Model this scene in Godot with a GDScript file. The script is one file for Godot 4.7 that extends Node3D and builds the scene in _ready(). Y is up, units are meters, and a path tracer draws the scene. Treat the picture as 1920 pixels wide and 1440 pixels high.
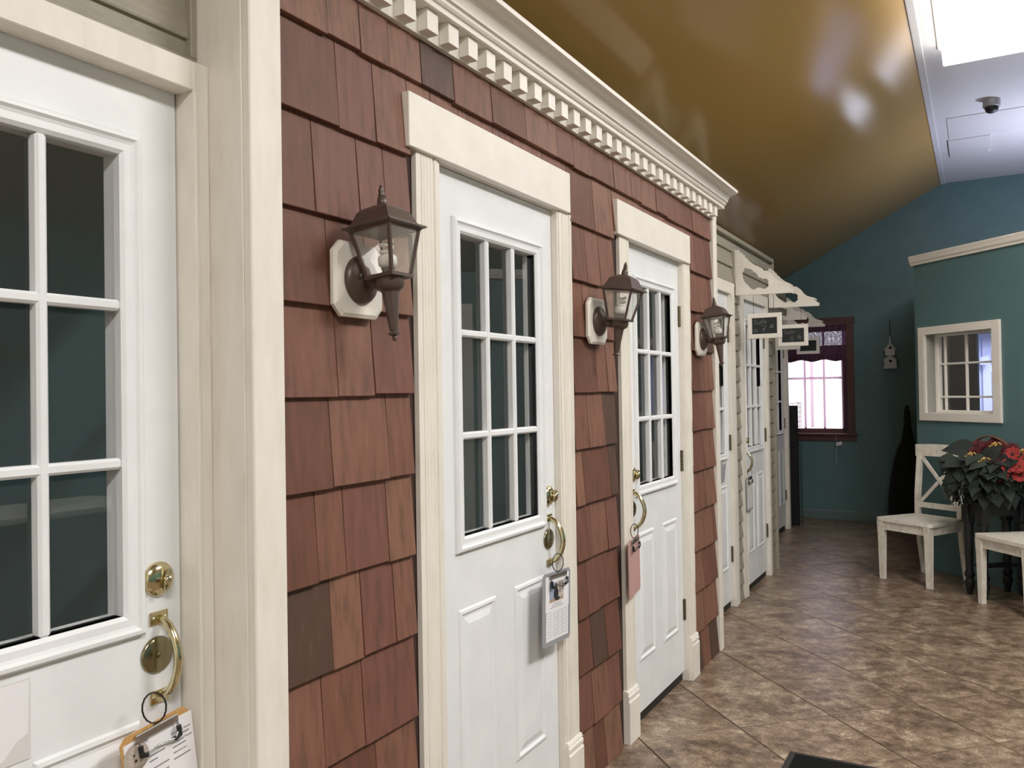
extends Node3D
# World frame: x to the right of the long facade, y up, -z away along the facade.
# Flat things are drawn in a local frame (u, y, d): u along the face, y up, d out of the face.

var rng := RandomNumberGenerator.new()
var M := {}
var used := {}

# ------------------------------------------------------------------ helpers
func V(u: float, y: float, d: float) -> Vector3:
	return Vector3(d, y, -u)

func new_st() -> SurfaceTool:
	var st := SurfaceTool.new()
	st.begin(Mesh.PRIMITIVE_TRIANGLES)
	return st

func tri(st: SurfaceTool, a: Vector3, b: Vector3, c: Vector3, hint: Vector3) -> void:
	var n := (b - a).cross(c - a)
	if n.length() < 1e-12:
		return
	n = n.normalized()
	var f := n.dot(hint) < 0.0
	var nn := -n if f else n
	for p in ([a, b, c] if f else [a, c, b]):
		st.set_normal(nn)
		st.set_uv(Vector2(p.x + p.z, p.y))
		st.add_vertex(p)

func quad(st: SurfaceTool, a: Vector3, b: Vector3, c: Vector3, d: Vector3, hint: Vector3) -> void:
	tri(st, a, b, c, hint)
	tri(st, a, c, d, hint)

# one box between two corners in plain axes, edges chamfered by c
func box(st: SurfaceTool, p: Vector3, q: Vector3, c := 0.0) -> void:
	var lo := Vector3(minf(p.x, q.x), minf(p.y, q.y), minf(p.z, q.z))
	var hi := Vector3(maxf(p.x, q.x), maxf(p.y, q.y), maxf(p.z, q.z))
	var m := (lo + hi) * 0.5
	var h := (hi - lo) * 0.5
	c = minf(c, minf(h.x, minf(h.y, h.z)) * 0.9)
	for ax in 3:
		var b := (ax + 1) % 3
		var e := (ax + 2) % 3
		for s in [-1.0, 1.0]:
			var n := Vector3.ZERO
			n[ax] = s
			var k := []
			for w in [[-1, -1], [1, -1], [1, 1], [-1, 1]]:
				var v := m
				v[ax] += s * h[ax]
				v[b] += w[0] * (h[b] - c)
				v[e] += w[1] * (h[e] - c)
				k.append(v)
			quad(st, k[0], k[1], k[2], k[3], n)
			if c > 0.0:
				for s2 in [-1.0, 1.0]:
					var n2 := Vector3.ZERO
					n2[ax] = s
					n2[b] = s2
					var g := []
					for w in [-1.0, 1.0]:
						var v1 := m
						v1[ax] += s * h[ax]
						v1[b] += s2 * (h[b] - c)
						v1[e] += w * (h[e] - c)
						var v2 := m
						v2[ax] += s * (h[ax] - c)
						v2[b] += s2 * h[b]
						v2[e] += w * (h[e] - c)
						g.append([v1, v2])
					quad(st, g[0][0], g[0][1], g[1][1], g[1][0], n2)
	if c > 0.0:
		for sx in [-1.0, 1.0]:
			for sy in [-1.0, 1.0]:
				for sz in [-1.0, 1.0]:
					var s := Vector3(sx, sy, sz)
					var t := []
					for ax in 3:
						var v := m + s * (h - Vector3(c, c, c))
						v[ax] = m[ax] + s[ax] * h[ax]
						t.append(v)
					tri(st, t[0], t[1], t[2], s)

# box in the (u, y, d) frame
func ubox(st: SurfaceTool, u0: float, u1: float, y0: float, y1: float, d0: float, d1: float, c := 0.0) -> void:
	box(st, V(u0, y0, d0), V(u1, y1, d1), c)

# a board between two points with a rectangular section (w across in plane given by side, t thick)
func bar(st: SurfaceTool, a: Vector3, b: Vector3, side: Vector3, w: float, t: float, w2 := -1.0, t2 := -1.0) -> void:
	if w2 < 0: w2 = w
	if t2 < 0: t2 = t
	var f := (b - a).normalized()
	var s := (side - f * side.dot(f)).normalized()
	var n := f.cross(s)
	var A := []
	var B := []
	for k in [[-1, -1], [1, -1], [1, 1], [-1, 1]]:
		A.append(a + s * (k[0] * w * 0.5) + n * (k[1] * t * 0.5))
		B.append(b + s * (k[0] * w2 * 0.5) + n * (k[1] * t2 * 0.5))
	quad(st, A[0], A[1], A[2], A[3], -f)
	quad(st, B[0], B[1], B[2], B[3], f)
	for i in 4:
		var j := (i + 1) % 4
		quad(st, A[i], A[j], B[j], B[i], (A[i] + A[j]) * 0.5 - a)

# profile of (inset, d) pairs swept round a rectangle with mitred corners
func ring(st: SurfaceTool, u0: float, u1: float, y0: float, y1: float, prof: Array) -> void:
	for k in prof.size() - 1:
		var p: Vector2 = prof[k]
		var q: Vector2 = prof[k + 1]
		var P := [V(u0 + p.x, y0 + p.x, p.y), V(u1 - p.x, y0 + p.x, p.y), V(u1 - p.x, y1 - p.x, p.y), V(u0 + p.x, y1 - p.x, p.y)]
		var Q := [V(u0 + q.x, y0 + q.x, q.y), V(u1 - q.x, y0 + q.x, q.y), V(u1 - q.x, y1 - q.x, q.y), V(u0 + q.x, y1 - q.x, q.y)]
		var inw := [V(0, 1, 0), V(-1, 0, 0), V(0, -1, 0), V(1, 0, 0)]
		for i in 4:
			var j := (i + 1) % 4
			var t := q - p
			var hint: Vector3 = inw[i] * (-t.y) + V(0, 0, 1) * t.x
			quad(st, P[i], P[j], Q[j], Q[i], hint)

# polygon (Vector2) pushed from h0 to h1 along an axis: point = xf * (x, y, h)
func prism(st: SurfaceTool, poly: PackedVector2Array, h0: float, h1: float, xf: Transform3D) -> void:
	var idx := Geometry2D.triangulate_polygon(poly)
	var up := xf.basis.z
	for i in range(0, idx.size(), 3):
		var a := poly[idx[i]]
		var b := poly[idx[i + 1]]
		var c := poly[idx[i + 2]]
		tri(st, xf * Vector3(a.x, a.y, h1), xf * Vector3(b.x, b.y, h1), xf * Vector3(c.x, c.y, h1), up)
		tri(st, xf * Vector3(a.x, a.y, h0), xf * Vector3(b.x, b.y, h0), xf * Vector3(c.x, c.y, h0), -up)
	var cw := Geometry2D.is_polygon_clockwise(poly)
	for i in poly.size():
		var a := poly[i]
		var b := poly[(i + 1) % poly.size()]
		var e := b - a
		var n := Vector2(e.y, -e.x) * (-1.0 if cw else 1.0)
		quad(st, xf * Vector3(a.x, a.y, h0), xf * Vector3(b.x, b.y, h0), xf * Vector3(b.x, b.y, h1), xf * Vector3(a.x, a.y, h1), xf.basis * Vector3(n.x, n.y, 0))

# transform whose prism axis is +u, with poly x -> d and poly y -> y
func along_u() -> Transform3D:
	return Transform3D(Basis(Vector3(1, 0, 0), Vector3(0, 1, 0), Vector3(0, 0, -1)), Vector3.ZERO)

# transform whose prism axis is +d (out of the face), poly x -> u, poly y -> y
func along_d() -> Transform3D:
	return Transform3D(Basis(Vector3(0, 0, -1), Vector3(0, 1, 0), Vector3(1, 0, 0)), Vector3.ZERO)

# profile of (radius, height) turned round the local y axis of xf
func lathe(st: SurfaceTool, prof: Array, seg: int, xf: Transform3D, smooth := true) -> void:
	var ns := []
	for k in prof.size() - 1:
		var e: Vector2 = prof[k + 1] - prof[k]
		ns.append(Vector2(e.y, -e.x).normalized())
	for k in prof.size() - 1:
		var p: Vector2 = prof[k]
		var q: Vector2 = prof[k + 1]
		var n2 := Vector2(q.y - p.y, p.x - q.x)
		if n2.length() < 1e-9:
			continue
		n2 = n2.normalized()
		# soft edges share a normal with the next band, sharp ones keep their own
		var np := n2
		var nq := n2
		if k > 0 and n2.dot(ns[k - 1]) > 0.6: np = (n2 + ns[k - 1]).normalized()
		if k < ns.size() - 1 and n2.dot(ns[k + 1]) > 0.6: nq = (n2 + ns[k + 1]).normalized()
		for i in seg:
			var a0 := TAU * i / seg
			var a1 := TAU * (i + 1) / seg
			var P := []
			for w in [[p, a0, np], [p, a1, np], [q, a1, nq], [q, a0, nq]]:
				P.append([Vector3(w[0].x * cos(w[1]), w[0].y, w[0].x * sin(w[1])), Vector3(w[2].x * cos(w[1]), w[2].y, w[2].x * sin(w[1]))])
			var am := (a0 + a1) * 0.5
			var flat := Vector3(n2.x * cos(am), n2.y, n2.x * sin(am))
			for t in [[0, 1, 2], [0, 2, 3]]:
				var A: Vector3 = P[t[0]][0]
				var B: Vector3 = P[t[1]][0]
				var C: Vector3 = P[t[2]][0]
				var cr := (B - A).cross(C - A)
				if cr.length() < 1e-14:
					continue
				var order: Array = [t[0], t[1], t[2]] if cr.dot(flat) < 0 else [t[0], t[2], t[1]]
				for o in order:
					st.set_normal((xf.basis * (P[o][1] if smooth else flat)).normalized())
					st.set_uv(Vector2(P[o][0].x, P[o][0].y))
					st.add_vertex(xf * P[o][0])

# round tube along points
func tube(st: SurfaceTool, pts: Array, r: float, seg := 8, r_end := -1.0) -> void:
	if r_end < 0: r_end = r
	var side := Vector3.UP
	var rings := []
	for i in pts.size():
		var f: Vector3 = (pts[mini(i + 1, pts.size() - 1)] - pts[maxi(i - 1, 0)]).normalized()
		if i == 0 and absf(f.dot(side)) > 0.9:
			side = Vector3.RIGHT
		side = (side - f * side.dot(f)).normalized()
		var up := f.cross(side)
		var rr := lerpf(r, r_end, float(i) / maxf(1.0, pts.size() - 1))
		var row := []
		for k in seg:
			var a := TAU * k / seg
			var n := side * cos(a) + up * sin(a)
			row.append([pts[i] + n * rr, n])
		rings.append(row)
	for i in pts.size() - 1:
		for k in seg:
			var l := (k + 1) % seg
			var q := [rings[i][k], rings[i][l], rings[i + 1][l], rings[i + 1][k]]
			for t in [[0, 1, 2], [0, 2, 3]]:
				var cr: Vector3 = (q[t[1]][0] - q[t[0]][0]).cross(q[t[2]][0] - q[t[0]][0])
				var order: Array = t if cr.dot(q[t[0]][1] + q[t[2]][1]) < 0 else [t[0], t[2], t[1]]
				for o in order:
					st.set_normal(q[o][1])
					st.set_uv(Vector2.ZERO)
					st.add_vertex(q[o][0])
	for e in [0, pts.size() - 1]:
		var hint: Vector3 = (pts[0] - pts[1]) if e == 0 else (pts[e] - pts[e - 1])
		for k in range(1, seg - 1):
			tri(st, rings[e][0][0], rings[e][k][0], rings[e][k + 1][0], hint)

func numbered(called: String, parent: Node) -> String:
	var key := str(parent.get_instance_id()) + "/" + called
	var n: int = used.get(key, 0)
	used[key] = n + 1
	return called if n == 0 else "%s_%03d" % [called, n]

func obj(called: String, st: SurfaceTool, m: Material, parent: Node) -> MeshInstance3D:
	return put(called, st.commit(), m, parent)

func put(called: String, mesh: Mesh, m: Material, parent: Node) -> MeshInstance3D:
	var o := MeshInstance3D.new()
	o.name = numbered(called, parent)
	o.mesh = mesh
	o.material_override = m
	o.cast_shadow = GeometryInstance3D.SHADOW_CASTING_SETTING_ON
	parent.add_child(o, true)
	return o

func thing(called: String, at: Vector3, turn: float, label: String, category: String, group := "", kind := "") -> Node3D:
	var o := Node3D.new()
	o.name = numbered(called, self)
	add_child(o, true)
	o.position = at
	o.rotation.y = turn
	tag(o, label, category, group, kind)
	return o

func tag(o: Node, label: String, category: String, group := "", kind := "") -> void:
	o.set_meta("label", label)
	o.set_meta("category", category)
	if group: o.set_meta("group", group)
	if kind: o.set_meta("kind", kind)

func srgb(r: float, g: float, b: float) -> Color:
	return Color(r / 255.0, g / 255.0, b / 255.0)

func mat(called: String, c: Color, rough := 0.6, metal := 0.0) -> StandardMaterial3D:
	var m := StandardMaterial3D.new()
	m.resource_name = called
	m.albedo_color = c
	m.roughness = rough
	m.metallic = metal
	M[called] = m
	return m

func noise_tex(seed_: int, freq: float, octaves: int, stops: Array, size := 256, kind := FastNoiseLite.TYPE_SIMPLEX_SMOOTH, warp := 0.0) -> NoiseTexture2D:
	var f := FastNoiseLite.new()
	f.seed = seed_
	f.noise_type = kind
	f.frequency = freq
	f.fractal_type = FastNoiseLite.FRACTAL_FBM
	f.fractal_octaves = octaves
	f.fractal_gain = 0.56
	if warp > 0.0:
		f.domain_warp_enabled = true
		f.domain_warp_amplitude = warp
		f.domain_warp_frequency = freq * 1.5
	var g := Gradient.new()
	var off := PackedFloat32Array()
	var col := PackedColorArray()
	for s in stops:
		off.append(s[0])
		col.append(s[1])
	g.offsets = off
	g.colors = col
	var t := NoiseTexture2D.new()
	t.width = size
	t.height = size
	t.seamless = true
	t.noise = f
	t.color_ramp = g
	return t

func world_tex(m: StandardMaterial3D, t: Texture2D, scale: Vector3, offset := Vector3.ZERO) -> void:
	m.albedo_texture = t
	m.uv1_triplanar = true
	m.uv1_world_triplanar = true
	m.uv1_scale = scale
	m.uv1_offset = offset

# mottled stone: broad clouds, drawn out veins and a fine grain, with pale pits and dark flecks
func stone_print(seed_: int) -> Image:
	var n := 1024
	var lay := []
	for k in [[0.004, 3, 0.5, 40.0], [0.012, 5, 0.6, 30.0], [0.09, 4, 0.65, 0.0], [0.03, 3, 0.6, 14.0]]:
		var f := FastNoiseLite.new()
		f.seed = seed_ + lay.size()
		f.noise_type = FastNoiseLite.TYPE_SIMPLEX_SMOOTH
		f.frequency = k[0]
		f.fractal_type = FastNoiseLite.FRACTAL_FBM
		f.fractal_octaves = k[1]
		f.fractal_gain = k[2]
		if k[3] > 0.0:
			f.domain_warp_enabled = true
			f.domain_warp_amplitude = k[3]
			f.domain_warp_frequency = 0.01
		lay.append(f.get_seamless_image(n, n).get_data())
	var a: PackedByteArray = lay[0]
	var b: PackedByteArray = lay[1]
	var c: PackedByteArray = lay[2]
	var d: PackedByteArray = lay[3]
	var ramp := PackedByteArray()
	var g := Gradient.new()
	g.offsets = PackedFloat32Array([0.0, 0.28, 0.45, 0.6, 0.78, 1.0])
	g.colors = PackedColorArray([srgb(70, 56, 45), srgb(98, 81, 66), srgb(120, 101, 84), srgb(137, 118, 99), srgb(160, 142, 121), srgb(208, 194, 174)])
	for i in 256:
		var q := g.sample(i / 255.0)
		ramp.append_array([int(q.r * 255.0), int(q.g * 255.0), int(q.b * 255.0)])
	var out := PackedByteArray()
	out.resize(n * n * 3)
	for i in n * n:
		var v := int(130.0 + (a[i] - 128) * 0.42 + (b[i] - 128) * 0.62 + (c[i] - 128) * 0.42 + (d[i] - 128) * 0.34)
		if c[i] > 196 and b[i] > 120:
			v += 34
		v = clampi(v, 0, 255) * 3
		out[i * 3] = ramp[v]
		out[i * 3 + 1] = ramp[v + 1]
		out[i * 3 + 2] = ramp[v + 2]
	return Image.create_from_data(n, n, false, Image.FORMAT_RGB8, out)

func grey(v: float) -> Color:
	return Color(v, v, v)

# ------------------------------------------------------------------ materials
func make_materials() -> void:
	var w: StandardMaterial3D
	w = mat("door_white", Color.WHITE, 0.42)
	world_tex(w, noise_tex(3, 0.012, 4, [[0.0, srgb(226, 228, 229)], [0.6, srgb(231, 233, 234)], [1.0, srgb(236, 237, 238)]]), Vector3(1.3, 1.3, 1.3))
	w = mat("trim_cream", Color.WHITE, 0.5)
	world_tex(w, noise_tex(5, 0.02, 4, [[0.0, srgb(218, 211, 198)], [0.25, srgb(226, 221, 209)], [0.6, srgb(230, 225, 214)], [1.0, srgb(235, 230, 220)]]), Vector3(3.0, 0.8, 3.0))
	w = mat("trim_white", Color.WHITE, 0.45)
	world_tex(w, noise_tex(6, 0.02, 3, [[0.0, srgb(229, 224, 214)], [1.0, srgb(237, 233, 224)]]), Vector3(1.5, 1.5, 1.5))
	w = mat("siding_beige", Color.WHITE, 0.55)
	world_tex(w, noise_tex(7, 0.03, 4, [[0.0, srgb(146, 141, 126)], [1.0, srgb(160, 154, 138)]]), Vector3(2.0, 6.0, 2.0))
	# stained cedar, one tone for each of a few bundles of shingles
	var tones := [srgb(128, 90, 72), srgb(118, 79, 63), srgb(110, 71, 57), srgb(123, 84, 68), srgb(104, 66, 51), srgb(114, 74, 62), srgb(82, 59, 48)]
	for i in tones.size():
		var c: Color = tones[i]
		var m := mat("cedar_%d" % i, Color.WHITE, 0.62)
		var dark := c.lerp(srgb(70, 54, 42), 0.6)
		world_tex(m, noise_tex(20 + i, 0.011, 6, [[0.0, dark], [0.28, c.lerp(dark, 0.35)], [0.5, c], [0.75, c.lightened(0.02)], [1.0, c.lerp(srgb(146, 104, 84), 0.5)]], 512), Vector3(5.0, 0.9, 5.0), Vector3(i * 0.37, i * 0.21, i * 0.53))
		m.heightmap_enabled = true
		m.heightmap_texture = noise_tex(40, 0.06, 4, [[0.0, grey(0)], [1.0, grey(1)]], 256)
		m.heightmap_scale = 0.035
	mat("sheathing", srgb(60, 40, 33), 0.8)
	# floor tile: two prints of a mottled stone, each used in two layouts
	for i in 2:
		var img := stone_print(60 + i * 10)
		var tex := ImageTexture.create_from_image(img)
		for j in 2:
			var m := mat("tile_%d" % (i * 2 + j), Color.WHITE, 0.33)
			world_tex(m, tex, [Vector3(0.8, 0.8, 0.8), Vector3(-0.7, 0.7, 0.75)][j], Vector3(i * 0.31 + j * 0.4, 0, i * 0.47 + j * 0.23))
			m.heightmap_enabled = true
			m.heightmap_texture = noise_tex(70, 0.03, 4, [[0.0, grey(0)], [1.0, grey(1)]], 256)
			m.heightmap_scale = 0.02
	mat("grout", srgb(66, 50, 36), 0.9)
	mat("ceiling_brown", srgb(168, 137, 80), 0.13)
	w = mat("ceiling_white", srgb(214, 214, 216), 0.30)
	w.heightmap_enabled = true
	w.uv1_triplanar = true
	w.uv1_world_triplanar = true
	w.uv1_scale = Vector3(3, 3, 3)
	w.heightmap_texture = noise_tex(80, 0.05, 4, [[0.0, grey(0)], [1.0, grey(1)]], 256)
	w.heightmap_scale = 0.12
	mat("patch_white", srgb(205, 204, 206), 0.4)
	w = mat("teal", Color.WHITE, 0.5)
	world_tex(w, noise_tex(81, 0.015, 4, [[0.0, srgb(84, 114, 117)], [1.0, srgb(90, 121, 123)]]), Vector3(1, 1, 1))
	mat("teal_base", srgb(92, 112, 110), 0.5)
	mat("room_white", srgb(226, 228, 236), 0.6)
	w = mat("glass", Color(0.9, 0.95, 0.93, 0.03), 0.0)
	w.transparency = BaseMaterial3D.TRANSPARENCY_ALPHA
	w = mat("lamp_glass", Color(0.85, 0.84, 0.78, 0.16), 0.08)
	w.transparency = BaseMaterial3D.TRANSPARENCY_ALPHA
	mat("bronze", srgb(82, 67, 59), 0.36, 0.1)
	mat("bulb_white", srgb(236, 234, 226), 0.3)
	mat("bulb_base", srgb(70, 62, 54), 0.5)
	mat("brass", srgb(212, 202, 164), 0.16, 1.0)
	mat("brass_dull", srgb(150, 144, 116), 0.22, 1.0)
	mat("hinge_metal", srgb(140, 130, 108), 0.35, 0.9)
	mat("rubber_black", srgb(40, 37, 33), 0.7)
	mat("black_paint", srgb(20, 21, 22), 0.5)
	mat("black_cloth", srgb(22, 23, 24), 0.9)
	mat("wire_black", srgb(20, 20, 22), 0.4)
	mat("chalk_board", srgb(34, 38, 38), 0.7)
	mat("chalk", srgb(152, 152, 150), 0.9)
	mat("board_grey", srgb(150, 152, 156), 0.4)
	w = mat("board_tan", Color.WHITE, 0.6)
	world_tex(w, noise_tex(90, 0.05, 4, [[0.0, srgb(178, 134, 78)], [1.0, srgb(206, 164, 104)]]), Vector3(8, 8, 8))
	mat("board_pink", srgb(190, 152, 146), 0.6)
	mat("paper", srgb(232, 230, 232), 0.7)
	mat("paper_grey", srgb(214, 211, 209), 0.7)  # slightly greyer sheet colour for the sleeve and far clipboard pages
	mat("print_grey", srgb(120, 118, 122), 0.8)
	mat("print_dark", srgb(62, 60, 66), 0.8)
	mat("steel", srgb(190, 190, 188), 0.25, 1.0)
	mat("clip_black", srgb(30, 30, 32), 0.4)
	mat("cupboard_brown", srgb(88, 78, 68), 0.6)
	mat("wood_dark", srgb(88, 56, 50), 0.45)
	w = mat("sheer", Color(0.80, 0.62, 0.70, 0.72), 0.9)
	w.transparency = BaseMaterial3D.TRANSPARENCY_ALPHA
	w.backlight_enabled = true
	w.backlight = Color(0.85, 0.72, 0.78)
	w = mat("valance_cloth", Color(0.30, 0.19, 0.25), 0.9)
	w.backlight_enabled = true
	w.backlight = Color(0.08, 0.04, 0.06)
	w = mat("lace", Color.WHITE, 0.9)
	w.transparency = BaseMaterial3D.TRANSPARENCY_ALPHA
	w.albedo_texture = noise_tex(95, 0.035, 3, [[0.0, Color(0.32, 0.2, 0.34, 1.0)], [0.4, Color(0.42, 0.29, 0.48, 0.97)], [0.62, Color(0.56, 0.42, 0.62, 0.94)], [1.0, Color(0.75, 0.62, 0.78, 0.82)]], 256, FastNoiseLite.TYPE_CELLULAR)
	w.uv1_scale = Vector3(3, 3, 3)
	w = mat("chair_white", Color.WHITE, 0.42)
	world_tex(w, noise_tex(96, 0.03, 5, [[0.0, srgb(176, 168, 150)], [0.25, srgb(214, 208, 194)], [0.5, srgb(226, 221, 210)], [1.0, srgb(233, 229, 219)]]), Vector3(3, 1.2, 3))
	for i in 3:
		mat("leaf_%d" % i, [srgb(34, 43, 36), srgb(42, 51, 41), srgb(27, 35, 31)][i], 0.8)
	mat("petal_red", srgb(160, 54, 50), 0.8)
	mat("petal_wine", srgb(88, 30, 36), 0.8)
	mat("petal_gold", srgb(204, 170, 92), 0.7)
	mat("flower_eye", srgb(62, 34, 24), 0.8)
	w = mat("wicker", Color.WHITE, 0.6)
	world_tex(w, noise_tex(97, 0.08, 3, [[0.0, srgb(78, 52, 34)], [1.0, srgb(120, 84, 54)]]), Vector3(9, 20, 9))
	mat("twig_silver", srgb(176, 178, 176), 0.5)
	w = mat("mat_black", Color.WHITE, 0.95)
	world_tex(w, noise_tex(98, 0.2, 2, [[0.0, srgb(20, 21, 20)], [1.0, srgb(30, 31, 29)]]), Vector3(14, 14, 14))
	w.metallic_specular = 0.2
	mat("plastic_white", srgb(226, 226, 228), 0.4)
	mat("plastic_grey", srgb(150, 150, 154), 0.35)
	mat("pocket_grey", srgb(172, 172, 174), 0.4)
	mat("birdhouse_white", srgb(206, 206, 200), 0.6)
	mat("hole_shade", srgb(20, 18, 16), 0.9)  # disc colour standing in for the shade inside a hole
	w = mat("lamp_glow", srgb(255, 252, 244), 0.5)
	w.emission_enabled = true
	w.emission = srgb(255, 249, 238)
	w.emission_energy_multiplier = 3.0
	w = mat("uplight_glow", srgb(250, 250, 255), 0.5)
	w.emission_enabled = true
	w.emission = srgb(222, 226, 255)
	w.emission_energy_multiplier = 2.0
	w = mat("panel_glow", srgb(250, 250, 255), 0.5)
	w.emission_enabled = true
	w.emission = srgb(255, 250, 244)
	w.emission_energy_multiplier = 7.0

# ------------------------------------------------------------------ light and camera
const EYE := 1.438
func make_camera_and_light() -> void:
	var yaw := 0.5151
	var pitch := 0.0122
	var roll := 0.0158
	var r0 := Vector3(cos(yaw), 0, -sin(yaw))
	var f0 := Vector3(-sin(yaw), 0, -cos(yaw))
	var f := f0 * cos(pitch) + Vector3.UP * sin(pitch)
	var u1 := -f0 * sin(pitch) + Vector3.UP * cos(pitch)
	var cam := Camera3D.new()
	cam.name = "camera"
	cam.fov = rad_to_deg(2.0 * atan(720.0 / 1550.0))
	cam.near = 0.05
	cam.transform = Transform3D(Basis(r0 * cos(roll) - u1 * sin(roll), u1 * cos(roll) + r0 * sin(roll), -f), Vector3(0, EYE, 0))
	add_child(cam)
	cam.current = true
	var env := Environment.new()
	var sm := ProceduralSkyMaterial.new()
	sm.sky_top_color = srgb(226, 232, 250)
	sm.sky_horizon_color = srgb(244, 244, 250)
	sm.ground_bottom_color = srgb(200, 200, 204)
	sm.ground_horizon_color = srgb(236, 236, 242)
	sm.sky_energy_multiplier = 1.0
	var sky := Sky.new()
	sky.sky_material = sm
	env.background_mode = Environment.BG_SKY
	env.sky = sky
	env.background_energy_multiplier = 6.0
	env.tonemap_mode = Environment.TONE_MAPPER_LINEAR
	env.tonemap_exposure = 1.0
	env.sdfgi_enabled = true
	env.ssao_enabled = true
	env.ssil_enabled = true
	var we := WorldEnvironment.new()
	we.name = "environment"
	we.environment = env
	add_child(we)

# an unseen ceiling fitting, placed for its light: housing, glowing lens and the light just under it
func ceiling_light(at: Vector3, size: Vector2, energy: float, col: Color, label: String) -> void:
	var t := thing("ceiling_light", at, 0, label, "light", "unseen ceiling lights")
	var st := new_st()
	box(st, Vector3(-size.x / 2 - 0.03, -0.05, -size.y / 2 - 0.03), Vector3(size.x / 2 + 0.03, 0.0, size.y / 2 + 0.03), 0.006)
	obj("housing", st, M.plastic_white, t)
	st = new_st()
	box(st, Vector3(-size.x / 2, -0.062, -size.y / 2), Vector3(size.x / 2, -0.0502, size.y / 2), 0.004)
	obj("lens", st, M.lamp_glow, t)
	var l := AreaLight3D.new()
	l.name = "lamp"
	l.area_size = size
	l.light_energy = energy
	l.light_color = col
	l.area_range = 30.0
	l.area_attenuation = 2.0
	l.shadow_enabled = true
	l.position = Vector3(0, -0.07, 0)
	l.rotation.x = -PI / 2
	t.add_child(l)

# ------------------------------------------------------------------ setting
const CEIL_Y := 3.559
const FACE := -1.297      # sheathing behind the shingles
const BACK_S := 9.69

func slope_y(x: float) -> float:
	return CEIL_Y + 0.54 * (x + 0.31)

func build_floor() -> void:
	var t := thing("floor", Vector3.ZERO, 0, "brown mottled stone tile floor laid on the diagonal", "floor", "", "structure")
	var st := new_st()
	box(st, Vector3(-2.95, -0.12, 3.2), Vector3(4.2, -0.004, -12.2))
	obj("grout_bed", st, M.grout, t)
	# square tiles of 45 cm turned by 45 degrees; joints lie at x+s = 2.63 + 0.638 k and s-x = 4.475 + 0.638 k
	var p := 0.638
	var g := 0.0038
	var meshes := []
	var a := p / 2.0 - g
	var sq := new_st()
	var c := 0.003
	var K := [Vector3(a, 0, 0), Vector3(0, 0, a), Vector3(-a, 0, 0), Vector3(0, 0, -a)]
	var N := []
	var L := []
	for k in K:
		N.append(k * ((a - c) / a) + Vector3(0, 0.0, 0))
		L.append(k + Vector3(0, -0.002, 0))
	quad(sq, N[0], N[1], N[2], N[3], Vector3.UP)
	for i in 4:
		var j := (i + 1) % 4
		quad(sq, N[i], N[j], L[j], L[i], (K[i] + K[j]) + Vector3.UP * 0.2)
		quad(sq, L[i], L[j], L[j] + Vector3(0, -0.006, 0), L[i] + Vector3(0, -0.006, 0), K[i] + K[j])
	var mesh := sq.commit()
	var rest := new_st()
	var n_tiles := 0
	for i in range(-12, 20):
		for j in range(-16, 20):
			var xs := 2.63 + p * (i + 0.5)
			var sx := 4.475 + p * (j + 0.5)
			var s := (xs + sx) / 2.0
			var x := (xs - sx) / 2.0
			if x < -2.6 or x > 3.8 or s < -2.8 or s > 11.8:
				continue
			# what the walls hide stays plain bedding
			if x < -2.0 and s < 8.6: continue
			if x > -0.1 and x + s > 7.7 and s < 9.2 : continue
			var seen_by_eye: bool = s > 1.9 and x < 0.62 * s * 0.3 + 0.2 and x > -2.2 and s < 10.2
			if seen_by_eye:
				var o := put("tile", mesh, M["tile_%d" % (posmod(i * 7 + j * 3 + i * j, 4))], t)
				o.position = Vector3(x, rng.randf_range(-0.0006, 0.0006), -s)
				o.rotation.z = rng.randf_range(-0.0012, 0.0012)
				n_tiles += 1
			else:
				rest.append_from(mesh, 0, Transform3D(Basis(), Vector3(x, 0, -s)))
	var r := obj("tile_field", rest, M.tile_0, t)
	r.set_meta("kind", "stuff")

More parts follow.
